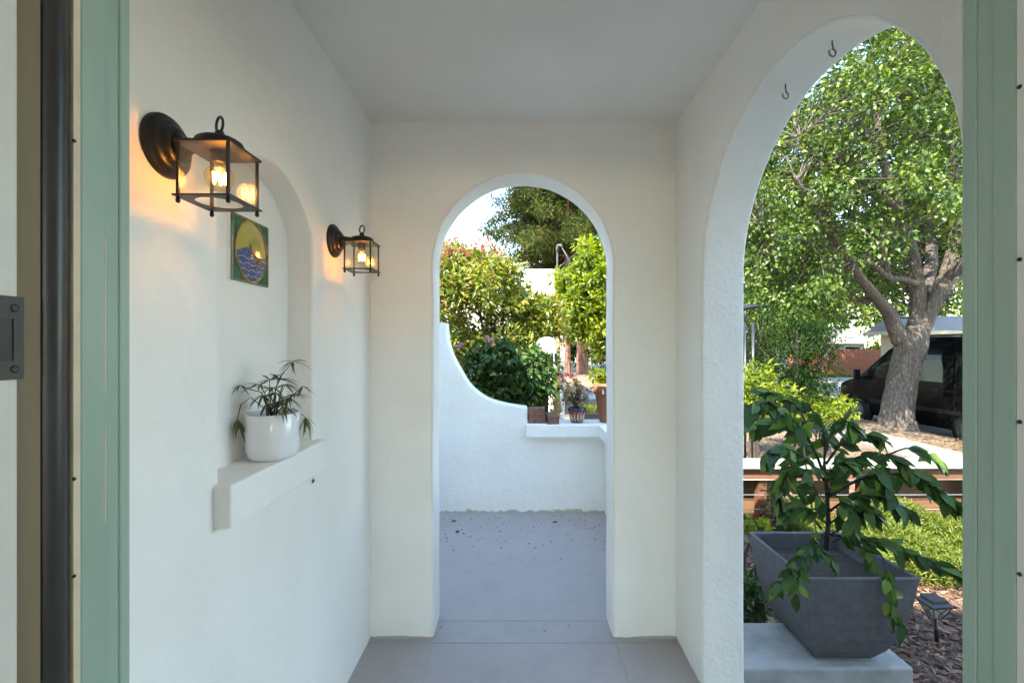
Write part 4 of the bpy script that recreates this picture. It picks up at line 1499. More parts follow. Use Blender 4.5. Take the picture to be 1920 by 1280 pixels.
# far verge in the sun
P = np.stack([rng.uniform(18.5, 30, 9000), rng.uniform(31.0, 32.6, 9000), np.full(9000, -0.78)], 1)
D = rng.normal(0, 0.5, (9000, 3))
D[:, 2] = 1
V, Fc = leaves(P, D, rng.normal(0, 1, (9000, 3)), 0.2, 0.05)
props(np_mesh('verge_grass', V, Fc, 'leaf_grass', None, np.repeat(rng.random(9000), 4), kind='stuff'), 'strip of lawn in front of the red fence', 'grass')

# fallen bits on the patio floor
n = 170
P = np.stack([rng.uniform(-0.68, 0.72, n), YP - np.abs(rng.normal(0, 0.42, n)) - 0.02, np.full(n, 0.0015)], 1)
P[-12:, 1] = rng.uniform(1.3, 2.3, 12)
a = rng.uniform(0, 6.28, n)
D = np.stack([np.cos(a), np.sin(a), np.zeros(n) + 0.05], 1)
N = np.stack([rng.normal(0, .2, n), rng.normal(0, .2, n), np.ones(n)], 1)
s = rng.uniform(0.008, 0.022, n)
s[:3] = 0.05
V, Fc = leaves(P, D, N, s, s * 0.5, 0.3)
V[:, 2] = np.maximum(V[:, 2], 0.001)
props(np_mesh('leaf_litter', V, Fc, 'litter', None, np.repeat(rng.random(n), 4), kind='stuff'), 'fallen petals and leaf scraps scattered on the patio floor', 'leaf litter')

# ------------------------------------------------------------------ trees and shrubs
def limb_path(pts, n=6):
    W = [Vector(q) for q in pts]
    S = []
    for i in range(len(W) - 1):
        p0, p1, p2, p3 = W[max(i - 1, 0)], W[i], W[i + 1], W[min(i + 2, len(W) - 1)]
        for k in range(n):
            t = k / n
            S.append(0.5 * ((2 * p1) + (p2 - p0) * t + (2 * p0 - 5 * p1 + 4 * p2 - p3) * t * t + (3 * p1 - p0 - 3 * p2 + p3) * t ** 3))
    S.append(W[-1])
    return S


def twigs(mb, src, targets, r0, sides=5, rr=random.Random(5), maxlen=99.0):
    """thin branches from the nearest limb points to leaf clumps"""
    A = np.array([tuple(s) for s in src])
    for tg in targets:
        dd = np.linalg.norm(A - np.array(tg) + np.array([0, 0, 0.35]), axis=1)
        if dd.min() > maxlen:
            continue
        b = Vector(A[int(np.argmin(dd))])
        e = Vector(tg)
        m = b.lerp(e, 0.5) + Vector((rr.uniform(-.1, .1), rr.uniform(-.1, .1), rr.uniform(-.05, .15))) * (e - b).length
        mb.tube([b, b.lerp(m, 0.6), m, e], [r0, r0 * 0.8, r0 * 0.6, r0 * 0.25], sides, cap=False)


def limb_mesh(name, pts, radii, mat, parent, sides=14, rough=0.08, seed=1):
    S = limb_path(pts)
    n = len(S)
    rad = np.interp(np.linspace(0, len(radii) - 1, n), range(len(radii)), radii)
    mb = MB().tube(S, list(rad), sides)
    rr = random.Random(seed)
    ph = [rr.uniform(0, 6.28) for _ in range(4)]
    for i in range(n):
        for k in range(sides):
            j = i * sides + k
            a = 2 * math.pi * k / sides
            f = 1 + rough * (math.sin(3 * a + ph[0] + i * 0.25) + 0.7 * math.sin(5 * a + ph[1] - i * 0.4) + 0.5 * math.sin(i * 1.3 + ph[2] + a))
            c = S[i]
            v = Vector(mb.v[j])
            mb.v[j] = tuple(c + (v - c) * f)
    mb.build(name, mat, parent)
    return S


# big street tree
TB = Vector((9.02, 10.9, -0.62))
stt = thing('street_tree', 'big leafy tree with a thick ridged trunk in front of the black van', 'tree', TB)
ts = limb_mesh('trunk', [TB + Vector((0.0, 0, -0.1)), TB + Vector((0.0, 0, 0.12)), at(1680, 775, 10.9), at(1690, 725, 10.9), at(1701, 680, 10.9), at(1707, 645, 10.9), at(1708, 612, 10.9)], [0.47, 0.39, 0.325, 0.305, 0.30, 0.33, 0.28], 'bark_street', stt, 26, 0.035, 2)
lim = []
for i, (pts, rad) in enumerate((
    ([(1690, 640, 10.9), (1668, 590, 10.8), (1645, 560, 10.4), (1612, 520, 9.8), (1580, 470, 9.2), (1530, 400, 8.6), (1490, 330, 8.2)], [0.19, 0.15, 0.12, 0.09, 0.075, 0.05, 0.025]),
    ([(1708, 640, 10.9), (1720, 585, 10.9), (1719, 530, 10.8), (1712, 480, 10.7), (1690, 400, 10.5), (1655, 300, 10.2), (1640, 180, 10.0), (1635, 60, 9.8)], [0.20, 0.16, 0.145, 0.12, 0.10, 0.075, 0.05, 0.025]),
    ([(1716, 640, 10.9), (1742, 585, 10.8), (1768, 530, 10.7), (1786, 470, 10.6), (1795, 380, 10.4), (1788, 280, 10.2), (1800, 150, 10.0)], [0.21, 0.175, 0.155, 0.13, 0.10, 0.08, 0.035]),
    ([(1720, 535, 10.8), (1695, 524, 10.3), (1665, 520, 9.8), (1635, 495, 9.4), (1605, 488, 9.0)], [0.075, 0.07, 0.06, 0.05, 0.03]),
    ([(1665, 519, 9.8), (1660, 490, 9.7), (1652, 455, 9.6), (1660, 420, 9.5)], [0.06, 0.055, 0.045, 0.03]),
    ([(1722, 560, 10.9), (1745, 500, 11.6), (1740, 420, 12.4), (1720, 320, 13.0), (1700, 200, 13.4)], [0.16, 0.14, 0.11, 0.08, 0.04]),
    ([(1716, 610, 10.9), (1760, 560, 11.8), (1830, 480, 12.8), (1890, 380, 13.2)], [0.16, 0.14, 0.10, 0.05]),
    ([(1770, 525, 10.7), (1850, 450, 9.8), (1950, 350, 9.0)], [0.12, 0.09, 0.04]),
    ([(1655, 300, 10.2), (1610, 230, 9.6), (1570, 150, 9.0), (1550, 90, 8.6)], [0.07, 0.055, 0.04, 0.02]),
    ([(1690, 400, 10.5), (1630, 350, 9.6), (1570, 320, 8.8), (1500, 260, 8.2)], [0.08, 0.06, 0.045, 0.02]),
    ([(1795, 380, 10.4), (1740, 300, 9.4), (1700, 220, 8.8), (1690, 120, 8.4)], [0.08, 0.06, 0.045, 0.02]),
    ([(1580, 470, 9.2), (1500, 450, 9.0), (1430, 430, 9.2)], [0.06, 0.045, 0.02]),
    ([(1645, 560, 10.4), (1590, 560, 10.9), (1530, 540, 11.6), (1460, 500, 12.0)], [0.08, 0.07, 0.05, 0.03]))):
    lim += limb_mesh('limb', [at(*q) for q in pts], rad, 'bark_street', stt, 10, 0.04, i)
cc = ellipsoid_points(2700, (8.5, 10.5, 5.3), (4.7, 4.6, 5.0), 0.45)
cc = cc[cc[:, 2] > 1.75 + 0.35 * np.sin(cc[:, 0] * 2.1) + 0.03 * (cc[:, 0] - 8.5) ** 2 * 0]
px = 975 + cc[:, 0] / cc[:, 1] * F
py = 648 - (cc[:, 2] - CAMZ) / cc[:, 1] * F
keep = (px < 1860) | (rng.random(len(cc)) < 0.35)
# open spots round the fork, and little sky windows at the top
keep &= ~((px > 1590) & (px < 1830) & (py > 440 + 0.3 * np.abs(px - 1715)) & (cc[:, 1] < 11.6))
keep &= ~((px > 1570) & (py > 560))
keep &= ~((px < 1570) & (py > 600))
keep &= ~((np.hypot(px - 1545, py - 100) < 42) | (np.hypot(px - 1520, py - 165) < 24))
cc = cc[keep][:1400]
mbt = MB()
twigs(mbt, lim[6:], cc, 0.018, 4, maxlen=1.9)
mbt.build('twigs', 'bark_street', stt)
low = ellipsoid_points(46, at(1470, 575, 9.4), (0.9, 1.0, 0.45), 0.0)
allc = np.concatenate([cc, low])
crown(stt, 'crown', 'leaf_street', leaf_cloud(allc, 104, rng.uniform(0.16, 0.55, len(allc)), 0.082, 0.62, 0.55, out=(8.6, 10.6, 4.0), flat=0.45))

# low maple in front of the street, shade put into its leaf colour
mc = at(1495, 680, 7.2)
jm = thing('japanese_maple', 'low dark green maple with layered branches under the big tree', 'tree', Vector((mc.x, mc.y, gz(mc.x, mc.y))))
mm_ = []
for k, (dx, dz, dy) in enumerate(((-0.55, 0.25, 0.1), (0.5, 0.3, -0.1), (0.05, 0.6, 0.2), (-0.2, 0.5, -0.3), (0.35, 0.05, 0.3))):
    b = Vector((mc.x, mc.y, gz(mc.x, mc.y)))
    mm_ += limb_mesh('limb', [b + Vector((0.03 * k - 0.06, 0, -0.05)), b + Vector((dx * 0.2, dy * 0.2, 0.7)), mc + Vector((dx * 0.6, dy * 0.6, dz * 0.3 - 0.2)), mc + Vector((dx, dy, dz))], [0.05, 0.04, 0.03, 0.012], 'bark_small', jm, 8, 0.03, k)
mcc = ellipsoid_points(170, mc + Vector((-0.05, 0, 0.05)), (0.95, 0.85, 0.78), 0.2)
mcc = mcc[975 + mcc[:, 0] / mcc[:, 1] * F < 1562]
mcc[:, 2] = mc.z + np.round((mcc[:, 2] - mc.z) / 0.2) * 0.2 - 0.10 * np.hypot(mcc[:, 0] - mc.x, mcc[:, 1] - mc.y) + rng.normal(0, 0.03, len(mcc))
mbt = MB()
twigs(mbt, mm_, mcc[::2], 0.009, 4)
mbt.build('twigs', 'bark_small', jm)
crown(jm, 'crown', 'leaf_maple', leaf_cloud(mcc, 90, rng.uniform(0.10, 0.30, len(mcc)), 0.062, 0.30, 0.45, flat=0.75))


def shrub(name, label, center, rad, n, per, size, mat, aspect=0.4, cat='shrub', group=None, trunk='bark_small', spread=0.16, droop=0.0, flat=0.4, stems=5):
    c = Vector(center)
    gx = gz(c.x, c.y)
    t = thing(name, label, cat, (c.x, c.y, gx), group)
    pts = ellipsoid_points(n, c, rad, 0.3)
    rr = random.Random(n)
    S = []
    for k in range(stems):
        b = Vector((c.x + rr.uniform(-.08, .08), c.y + rr.uniform(-.08, .08), gx - 0.05))
        e = c + Vector((rr.uniform(-.6, .6) * rad[0], rr.uniform(-.6, .6) * rad[1], rr.uniform(-.1, .6) * rad[2]))
        S += limb_mesh('stem', [b, b.lerp(e, 0.5) + Vector((rr.uniform(-.08, .08), 0, 0)), e], [0.022, 0.016, 0.006], trunk, t, 7, 0.03, k)
    mb = MB()
    twigs(mb, S, pts[::2], 0.006, 4)
    mb.build('twigs', trunk, t)
    crown(t, 'crown', mat, leaf_cloud(pts, per, np.full(len(pts), spread), size, aspect, droop, flat=flat))
    return t


shrub('lime_shrub', 'bright yellow green shrub against the white arch, left of the big leafed planter shrub', at(1415, 735, 5.7), (0.34, 0.4, 0.30), 34, 46, 0.085, 'leaf_lime', 0.36)
shrub('lime_shrub', 'small yellow green shrub in front of the van\'s front wheel', at(1538, 765, 6.6), (0.36, 0.4, 0.15), 34, 42, 0.085, 'leaf_lime', 0.36)
shrub('low_shrub', 'low dark shrub with thin reddish stems beside the fence post', at(1462, 940, 4.45), (0.13, 0.12, 0.30), 30, 30, 0.035, 'leaf_succulent', 0.4, spread=0.07)
shrub('low_shrub', 'small fresh green sprout behind the planter\'s left rim', at(1425, 992, 3.5), (0.12, 0.10, 0.06), 12, 16, 0.05, 'leaf_lime', 0.55, spread=0.05)
shrub('low_shrub', 'small leafy green plant left of the planter above the concrete block', at(1412, 1120, 2.85), (0.10, 0.12, 0.16), 22, 22, 0.045, 'leaf_rose', 0.5, spread=0.06)

# ------------------------------------------------------------------ beyond the patio wall
ph = thing('photinia_shrub', 'tall yellow green photinia shrub with red tipped top, behind the curved wall', 'shrub', (at(915, 600, 6.9).x, 6.9, GZ))
pc = at(905, 572, 6.9)
S = []
for k, (a, b, dy) in enumerate(((880, 520, 0.2), (930, 500, -0.2), (975, 540, 0.1), (910, 560, 0.4), (850, 560, 0), (1000, 580, -0.3), (945, 560, -0.4))):
    e = at(a, b, 6.9 + dy)
    s0 = Vector((at(935, 600, 6.9).x + 0.07 * k - 0.2, 6.9 + dy * 0.4, GZ - 0.05))
    S += limb_mesh('stem', [s0, s0 + Vector((0, 0, 1.1)), at(925 + 6 * k - 18, 625, 6.9 + dy * 0.6), e], [0.04, 0.035, 0.026, 0.01], 'bark_small', ph, 8, 0.03, k)
pp = ellipsoid_points(330, pc, (1.22, 0.95, 0.95), 0.4)
ppx = 975 + pp[:, 0] / pp[:, 1] * F
ppy = 648 - (pp[:, 2] - CAMZ) / pp[:, 1] * F
# the dome slopes down towards the right, gaps low down
kp = (ppy > 462 + np.clip(ppx - 905, 0, 200) * 0.75) & ~((ppy > 585) & (ppy < 625) & (rng.random(len(pp)) < 0.72))
kp &= ~((ppx > 985) & (ppy < 565) & (ppx < 1050))
pp = np.concatenate([pp[kp], ellipsoid_points(70, at(1008, 606, 6.7), (0.36, 0.35, 0.34), 0.0)])
mb = MB()
twigs(mb, S, pp[::2], 0.008, 4)
mb.build('twigs', 'bark_small', ph)
crown(ph, 'crown', 'leaf_photinia', leaf_cloud(pp, 78, rng.uniform(0.12, 0.26, len(pp)), 0.090, 0.40, 0.05, out=tuple(pc), flat=0.35))
tops = pp[np.argsort(-(pp[:, 2] - 0.25 * pp[:, 0]))[:46]] + np.array([0, -0.05, 0.10])
crown(ph, 'new_growth', 'leaf_red', leaf_cloud(tops, 26, np.full(len(tops), 0.17), 0.085, 0.36, -0.6, flat=0.2))

lt = thing('lime_tree', 'yellow green leafy tree at the right edge of the end arch', 'tree', (1.95, 8.5, GZ))
S = limb_mesh('trunk', [(1.95, 8.5, GZ - 0.05), (1.95, 8.5, 0.6), (1.85, 8.5, 1.4), (1.6, 8.45, 2.4)], [0.09, 0.08, 0.06, 0.02], 'bark_small', lt, 10, 0.03, 1)
S += limb_mesh('limb', [(1.9, 8.5, 1.0), (1.5, 8.4, 1.3), (1.1, 8.3, 1.5)], [0.04, 0.03, 0.012], 'bark_small', lt, 8, 0.03, 2)
lp = ellipsoid_points(300, at(1118, 560, 8.4), (0.86, 0.7, 1.12), 0.3)
lx = 975 + lp[:, 0] / lp[:, 1] * F
ly = 648 - (lp[:, 2] - CAMZ) / lp[:, 1] * F
lp = lp[(lx > 1052) & ~((lx < 1078) & (ly < 500)) & ~((ly > 610) & (lx > 1045) & (lx < 1120) & (rng.random(len(lp)) < 0.75))]
mb = MB()
twigs(mb, S, lp[::2], 0.008, 4)
mb.build('twigs', 'bark_small', lt)
crown(lt, 'crown', 'leaf_lime', leaf_cloud(lp, 60, rng.uniform(0.12, 0.24, len(lp)), 0.115, 0.42, 0.15, flat=0.4))
shrub('lime_shrub', 'low yellow green foliage just above the terracotta pot', at(1128, 706, 5.2), (0.10, 0.12, 0.10), 14, 30, 0.07, 'leaf_lime', 0.4, spread=0.07)

# rose bush in the shade of the house
rb = thing('rose_bush', 'dark green rose bush with a few pink blooms leaning on the curved wall', 'rose bush', (at(950, 700, 4.35).x, 4.35, GZ))
rc = at(955, 705, 4.38)
rp = ellipsoid_points(560, rc, (0.50, 0.33, 0.36), 0.25)
rx = 975 + rp[:, 0] / rp[:, 1] * F
ry = 648 - (rp[:, 2] - CAMZ) / rp[:, 1] * F
edge = np.interp(rx, [836, 850, 870, 890, 915, 950, 990], [600, 668, 705, 728, 745, 755, 765])
rp = rp[((ry < edge) | (rp[:, 1] > 4.1)) & (rp[:, 1] > 4.08) & (ry > 628 + np.abs(rx - 960) * 0.12)]
S = []
rr = random.Random(9)
for k in range(9):
    b = Vector((rc.x + rr.uniform(-.25, .25), 4.4 + rr.uniform(-.1, .1), GZ - 0.05))
    e = rc + Vector((rr.uniform(-.4, .4), rr.uniform(-.15, .2), rr.uniform(0, .35)))
    S += limb_mesh('cane', [b, b.lerp(e, 0.5) + Vector((rr.uniform(-.1, .1), 0, 0)), e], [0.012, 0.01, 0.004], 'stem_green', rb, 6, 0.02, k)
mb = MB()
twigs(mb, S, rp[::3], 0.0035, 4)
mb.build('twigs', 'stem_green', rb)
front = rp[np.argsort(rp[:, 1])]
crown(rb, 'foliage', 'leaf_rose', leaf_cloud(front[60:], 9, np.full(len(front) - 60, 0.07), 0.062, 0.55, 0.3, flat=0.55), kind='stuff')
roseleaf = []
for (l, w, cv) in ((0.062, 0.036, 0.25), (0.072, 0.036, 0.4)):
    me = blade('rose_leaf', l, w, cv, 0.3, 4, 0.75)
    me.materials.append(MATS['leaf_rose'])
    roseleaf.append(me)
cnt = 0
for c in front[:72]:
    for k in range(4):
        a = rr.uniform(0, 6.28)
        q = Vector(c) + Vector((rr.gauss(0, .04), rr.gauss(-0.02, .03), rr.gauss(0, .04)))
        place_leaf(rr.choice(roseleaf), rb, q, Vector((math.cos(a), math.sin(a) - 0.5, rr.uniform(-0.9, 0.2))), Vector((rr.uniform(-.3, .3), -0.4, 1)), rr.uniform(0.8, 1.25), roll=rr.uniform(-.4, .4))
for (px, py, d_, r_, m_) in ((921, 641, 4.18, 0.034, 'petal_pink'), (914, 633, 4.25, 0.022, 'petal_pink'), (859, 652, 4.2, 0.030, 'petal_pink'), (866, 646, 4.25, 0.02, 'petal_pink')):
    c = at(px, py, d_)
    n_ = 34
    q = unit(rng.normal(size=(n_, 3)))
    q[:, 2] = np.abs(q[:, 2]) * 0.8
    P = np.array(c) + q * r_ * 0.35
    V, Fc = leaves(P, q + rng.normal(0, .3, (n_, 3)), rng.normal(size=(n_, 3)), r_ * 0.8, r_ * 0.8, 0.4)
    np_mesh('bloom', V, Fc, m_, rb, np.repeat(rng.random(n_), 4))

# redwoods far behind
def redwood(x, y, rad, label, zlo, zhi, reach, seed, nb=120, xlim=None):
    t = thing('redwood_tree', label, 'tree', (x, y, GZ), 'redwoods beyond the neighbour house')
    rr = random.Random(seed)
    S = limb_mesh('trunk', [(x, y, GZ - 0.1), (x, y, 2.0), (x + 0.1, y, 6.0), (x, y, 12.0), (x, y, zhi)], [rad, rad * 0.85, rad * 0.7, rad * 0.4, 0.05], 'bark_redwood', t, 16, 0.04, seed)
    br = MB()
    pts, sp = [], []
    for k in range(nb):
        z = zlo + (zhi - zlo) * (k + rr.random()) / nb
        a = rr.uniform(0, 6.283)
        f = 1 - 0.75 * ((z - zlo) / (zhi - zlo)) ** 1.2
        l = reach * f * rr.uniform(0.55, 1.1)
        e = Vector((x + l * math.cos(a), y + l * math.sin(a), z - 0.12 * l + rr.uniform(-.3, .5)))
        b = Vector((x, y, z))
        br.tube([b, b.lerp(e, 0.5) + Vector((0, 0, 0.25)), e], [0.05, 0.03, 0.01], 4, cap=False)
        m = int(3 + l * 2.0)
        for i in range(m):
            s = (i + 1) / m
            if s < 0.3:
                continue
            q = b.lerp(e, s)
            pts.append((q.x + rr.gauss(0, .25), q.y + rr.gauss(0, .25), q.z + 0.2 * (1 - s) + rr.gauss(0, .15)))
            sp.append(rr.uniform(0.3, 0.6))
    br.build('branches', 'bark_redwood', t)
    crown(t, 'crown', 'leaf_conifer', leaf_cloud(pts, 62, np.array(sp), 0.26, 0.24, 0.35, flat=0.25))


redwood(3.0, 29.0, 0.26, 'redwood with a slimmer red brown trunk, left of the two trunks', 7.0, 19.0, 6.2, 4, 190)
redwood(4.25, 31.0, 0.42, 'redwood with the thicker red brown trunk, right of the two trunks', 6.5, 21.0, 6.5, 8, 190)

# neighbour's white house, mast, palm
nb_ = thing('neighbour_house', 'white stucco house with a flat parapet behind the photinia shrub', 'house', (-2.5, 14.0, GZ))
MB().box(-9, 0.90, 12.0, 19.0, GZ - 0.1, 3.30).build('wall', 'neighbour_stucco', nb_)
MB().box(-9.05, 0.94, 11.95, 19.05, 3.30, 3.40).build('parapet_cap', 'neighbour_stucco', nb_, bevel=0.02)
for x in (-3.2, -1.4):
    w_ = MB().box(x - 0.5, x + 0.5, 11.97, 12.02, 0.6, 1.8).build('window', 'white_paint', nb_)
    MB().box(x - 0.45, x + 0.45, 11.955, 11.975, 0.65, 1.75).build('pane', 'dark_window', w_)
ms = thing('service_mast', 'grey electrical service mast with weatherhead beside the white parapet', 'mast', (0.97, 11.85, GZ))
MB().tube([(0.97, 11.85, GZ), (0.97, 11.85, 3.88)], 0.024, 10).build('pipe', 'plate_steel', ms)
MB().tube([(0.97, 11.85, 3.82), (0.97, 11.85, 3.92), (0.99, 11.82, 3.99), (1.06, 11.78, 3.98), (1.10, 11.75, 3.92)], [0.035, 0.04, 0.04, 0.036, 0.025], 10).build('weatherhead', 'plate_steel', ms)
for k in range(3):
    MB().tube([(1.08, 11.75, 3.92), (1.18 + .05 * k, 11.75, 3.78 - 0.12 * k), (1.30 + .08 * k, 11.8, 3.62 - 0.2 * k), (1.1, 11.82, 3.4)], 0.010, 5).build('drip_loop', 'plate_steel', ms)
for k in range(2):
    MB().tube([(1.05, 11.82, 3.45), (2.0, 13.5, 4.3 + 0.1 * k), (4.2, 18, 6.6 + 0.3 * k), (9, 30, 13 + k)], 0.014, 5).build('overhead_wire', 'rubber', ms)
pm = thing('palm', 'yellow green palm fronds rising behind the white parapet', 'palm', (1.2, 14.5, GZ))
MB().tube([(1.2, 14.5, GZ), (1.2, 14.5, 3.0)], [0.14, 0.10], 10).build('trunk', 'bark_redwood', pm)
rr = random.Random(21)
for k in range(16):
    a = 2 * math.pi * k / 16 + rr.uniform(-.15, .15)
    l = rr.uniform(1.2, 1.7)
    up = rr.uniform(0.35, 0.9)
    pts = []
    for i in range(9):
        s = i / 8
        pts.append(Vector((1.2 + l * s * math.cos(a), 14.5 + l * s * math.sin(a), 3.0 + up * 1.6 * s - 1.1 * s * s)))
    Ps, Ds, Ns = [], [], []
    for i in range(30):
        s = 0.15 + 0.85 * i / 30
        f = s * 8
        j = min(int(f), 7)
        q = pts[j].lerp(pts[j + 1], f - j)
        tg = (pts[j + 1] - pts[j]).normalized()
        sd = tg.cross(Vector((0, 0, 1))).normalized()
        for sg in (-1, 1):
            Ps.append(q)
            Ds.append(sd * sg + tg * 0.8 + Vector((0, 0, -0.35)))
            Ns.append(Vector((0, 0, 1)))
    V, Fc = leaves(np.array([tuple(v) for v in Ps]), np.array([tuple(v) for v in Ds]), np.array([tuple(v) for v in Ns]), 0.42, 0.03, 0.1)
    np_mesh('frond', V, Fc, 'leaf_lime', pm, np.repeat(rng.random(len(Ps)), 4))

# mailbox on a dark post, dry plume, pale post, black trough, boulder
mbx = thing('mailbox', 'grey hooded mailbox on a dark wooden post behind the ledge', 'mailbox', (0.19, 4.62, GZ))
MB().box(0.135, 0.285, 4.55, 4.70, GZ - 0.1, 1.18).build('post', 'dark_wood', mbx, bevel=0.006)
MB().box(0.14, 0.37, 4.52, 4.56, 1.235, 1.30).build('arm', 'dark_wood', mbx, bevel=0.004)
MB().box(0.12, 0.34, 4.50, 4.78, 1.19, 1.235).build('shelf', 'dark_wood', mbx, bevel=0.004)
mb = MB()
vs, fs = [], []
for y in (4.46, 4.86):
    for (x, z) in [(0.17, 1.305), (0.36, 1.305), (0.36, 1.40)] + [(0.265 + 0.095 * math.cos(R(a)), 1.40 + 0.075 * math.sin(R(a))) for a in range(20, 161, 20)] + [(0.17, 1.40)]:
        vs.append((x, y, z))
n = len(vs) // 2
fs = [tuple(range(n)), tuple(reversed(range(n, 2 * n)))] + [(i, (i + 1) % n, n + (i + 1) % n, n + i) for i in range(n)]
MB().add(vs, fs).build('box_body', 'mailbox_metal', mbx, bevel=0.005)
MB().tube([(0.325, 4.45, 1.33), (0.335, 4.44, 1.20), (0.345, 4.45, 1.16), (0.37, 4.46, 1.11)], [0.006, 0.006, 0.02, 0.02], 6).build('cable', 'white_paint', mbx)
dp = thing('dry_plume', 'tall straw coloured dry plant beside the mailbox post', 'plant', (at(1041, 720, 4.9).x, 4.9, GZ))
MB().tube([(at(1041, 720, 4.9).x, 4.9, GZ), at(1041, 720, 4.9), at(1040, 640, 4.9)], [0.012, 0.010, 0.003], 6).build('stalk', 'weathered_wood', dp)
dpc = [tuple(at(1041 + random.uniform(-5, 5), y_, 4.9 + random.uniform(-.05, .05))) for y_ in range(645, 800, 6)]
crown(dp, 'plume', 'leaf_dry', leaf_cloud(dpc, 36, 0.045, 0.06, 0.25, -0.8))
wp = thing('white_post', 'slim white post standing in the sun between mailbox and redwood trunk', 'post', (0.78, 8.2, GZ))
MB().box(0.725, 0.80, 8.16, 8.24, GZ, 1.62).build('shaft', 'white_paint', wp, bevel=0.006)
MB().box(0.71, 0.815, 8.145, 8.255, 1.62, 1.66).build('cap', 'white_paint', wp, bevel=0.006)
btr = thing('black_trough', 'black rectangular trough of grass behind the painted pot', 'planter', (0.75, 4.45, GZ))
MB().box(0.52, 1.0, 4.33, 4.56, GZ - 0.05, 0.745).build('trough', 'black_plastic', btr, bevel=0.006)
tg_ = np.stack([rng.uniform(0.54, 0.98, 900), rng.uniform(4.36, 4.54, 900), np.full(900, 0.735)], 1)
Dg = rng.normal(0, .35, (900, 3))
Dg[:, 2] = 1
V, Fc = leaves(tg_, Dg, rng.normal(0, 1, (900, 3)), 0.07 * rng.uniform(.5, 1.3, 900), 0.006)
np_mesh('grass', V, Fc, 'leaf_grass', btr, np.repeat(rng.random(900), 4), kind='stuff')
bm = bmesh.new()
bmesh.ops.create_icosphere(bm, subdivisions=3, radius=0.45)
for v in bm.verts:
    v.co *= 1 + 0.12 * math.sin(v.co.x * 9 + 1) * math.cos(v.co.y * 7) + 0.08 * math.sin(v.co.z * 12)
    v.co.z *= 0.45
me = bpy.data.meshes.new('boulder')
bm.to_mesh(me)
bm.free()
me.materials.append(MATS['pedestal_concrete'])
o = bpy.data.objects.new('boulder', me)
o.location = (2.45, 16.2, -0.5)
C.objects.link(o)
props(o, 'grey boulder on the sunny ground between the painted and terracotta pots', 'boulder')

# ------------------------------------------------------------------ black van
VS = -0.852
YN = 14.35          # nose
VX = 10.85
van = thing('van', 'black high roofed van parked at the kerb behind the big tree', 'van', (VX, 11.6, VS))


def vtop(s):
    return float(np.interp(s, [0, 0.06, 0.2, 0.5, 0.95, 1.15, 2.0, 2.35, 2.75, 5.75, 5.9], [0.80, 0.95, 1.06, 1.18, 1.30, 1.40, 2.15, 2.36, 2.46, 2.46, 2.40]))


def vhw(s):
    return float(np.interp(s, [0, 0.08, 0.25, 0.6, 1.1, 5.7, 5.9], [0.70, 0.82, 0.91, 0.98, 1.0, 1.0, 0.96]))


def vsec(s):
    zt, hw = vtop(s), vhw(s)
    belt = min(1.12, zt - 0.10)
    k = max(0.05, (zt - belt) / 1.36)
    u = zt - belt
    return [(hw * 0.95, 0.30), (hw * 0.99, 0.42), (hw, 0.62), (hw * 1.0, belt), (hw - 0.035 * k, belt + u * 0.3), (hw - 0.07 * k, belt + u * 0.62), (hw - 0.12 * k, belt + u * 0.88), (hw - 0.19 * k, belt + u * 0.965), (hw - 0.33 * k - 0.04, zt), (0, zt + 0.03 * k)]


def vside(s, z):
    sec = vsec(s)
    return float(np.interp(z, [q[1] for q in sec], [q[0] for q in sec]))


ss = [0, 0.05, 0.12, 0.25, 0.45, 0.7, 0.95, 1.15, 1.4, 1.7, 2.0, 2.2, 2.4, 2.75, 3.4, 4.2, 5.0, 5.6, 5.8, 5.9]
vs, fs = [], []
for s in ss:
    sec = vsec(s)
    ring = [(VX - x, YN - s, VS + z) for x, z in sec] + [(VX + x, YN - s, VS + z) for x, z in reversed(sec[:-1])]
    vs += ring
m_ = len(vs) // len(ss)
for i in range(len(ss) - 1):
    for k in range(m_):
        fs.append((i * m_ + k, i * m_ + (k + 1) % m_, (i + 1) * m_ + (k + 1) % m_, (i + 1) * m_ + k))
fs += [tuple(range(m_)), tuple(reversed(range((len(ss) - 1) * m_, len(ss) * m_)))]
body = MB().add(vs, fs, True).build('body', 'van_paint', van)


def side_panel(s0, s1, z0, z1, name, mat, parent, proud=0.006, slant=0.0, n=8):
    for sg in (-1, 1):
        vs = []
        for j in range(n + 1):
            z = z0 + (z1 - z0) * j / n
            for i in range(n + 1):
                lo = s0 + slant * j / n
                s = lo + (s1 - lo) * i / n
                vs.append((VX + sg * (vside(s, z) + proud), YN - s, VS + z))
        fs = [(j * (n + 1) + i, j * (n + 1) + i + 1, (j + 1) * (n + 1) + i + 1, (j + 1) * (n + 1) + i) for j in range(n) for i in range(n)]
        MB().add(vs, fs, True).build(name, mat, parent)


side_panel(1.62, 2.22, 1.38, 1.93, 'side_window', 'van_glass', van, slant=0.26)
side_panel(1.30, 1.56, 1.38, 1.60, 'quarter_window', 'van_glass', van, slant=0.20)
side_panel(2.75, 3.95, 1.38, 2.02, 'side_window', 'van_glass', van)
side_panel(4.10, 5.55, 1.38, 2.02, 'side_window', 'van_glass', van)
side_panel(1.55, 5.6, 0.66, 0.76, 'side_moulding', 'van_plastic', van, 0.012)
side_panel(2.30, 2.325, 0.55, 2.1, 'door_seam', 'van_plastic', van, 0.002)
side_panel(4.02, 4.045, 0.55, 2.1, 'door_seam', 'van_plastic', van, 0.002)
side_panel(2.4, 4.0, 1.17, 1.20, 'slide_rail', 'van_plastic', van, 0.010)
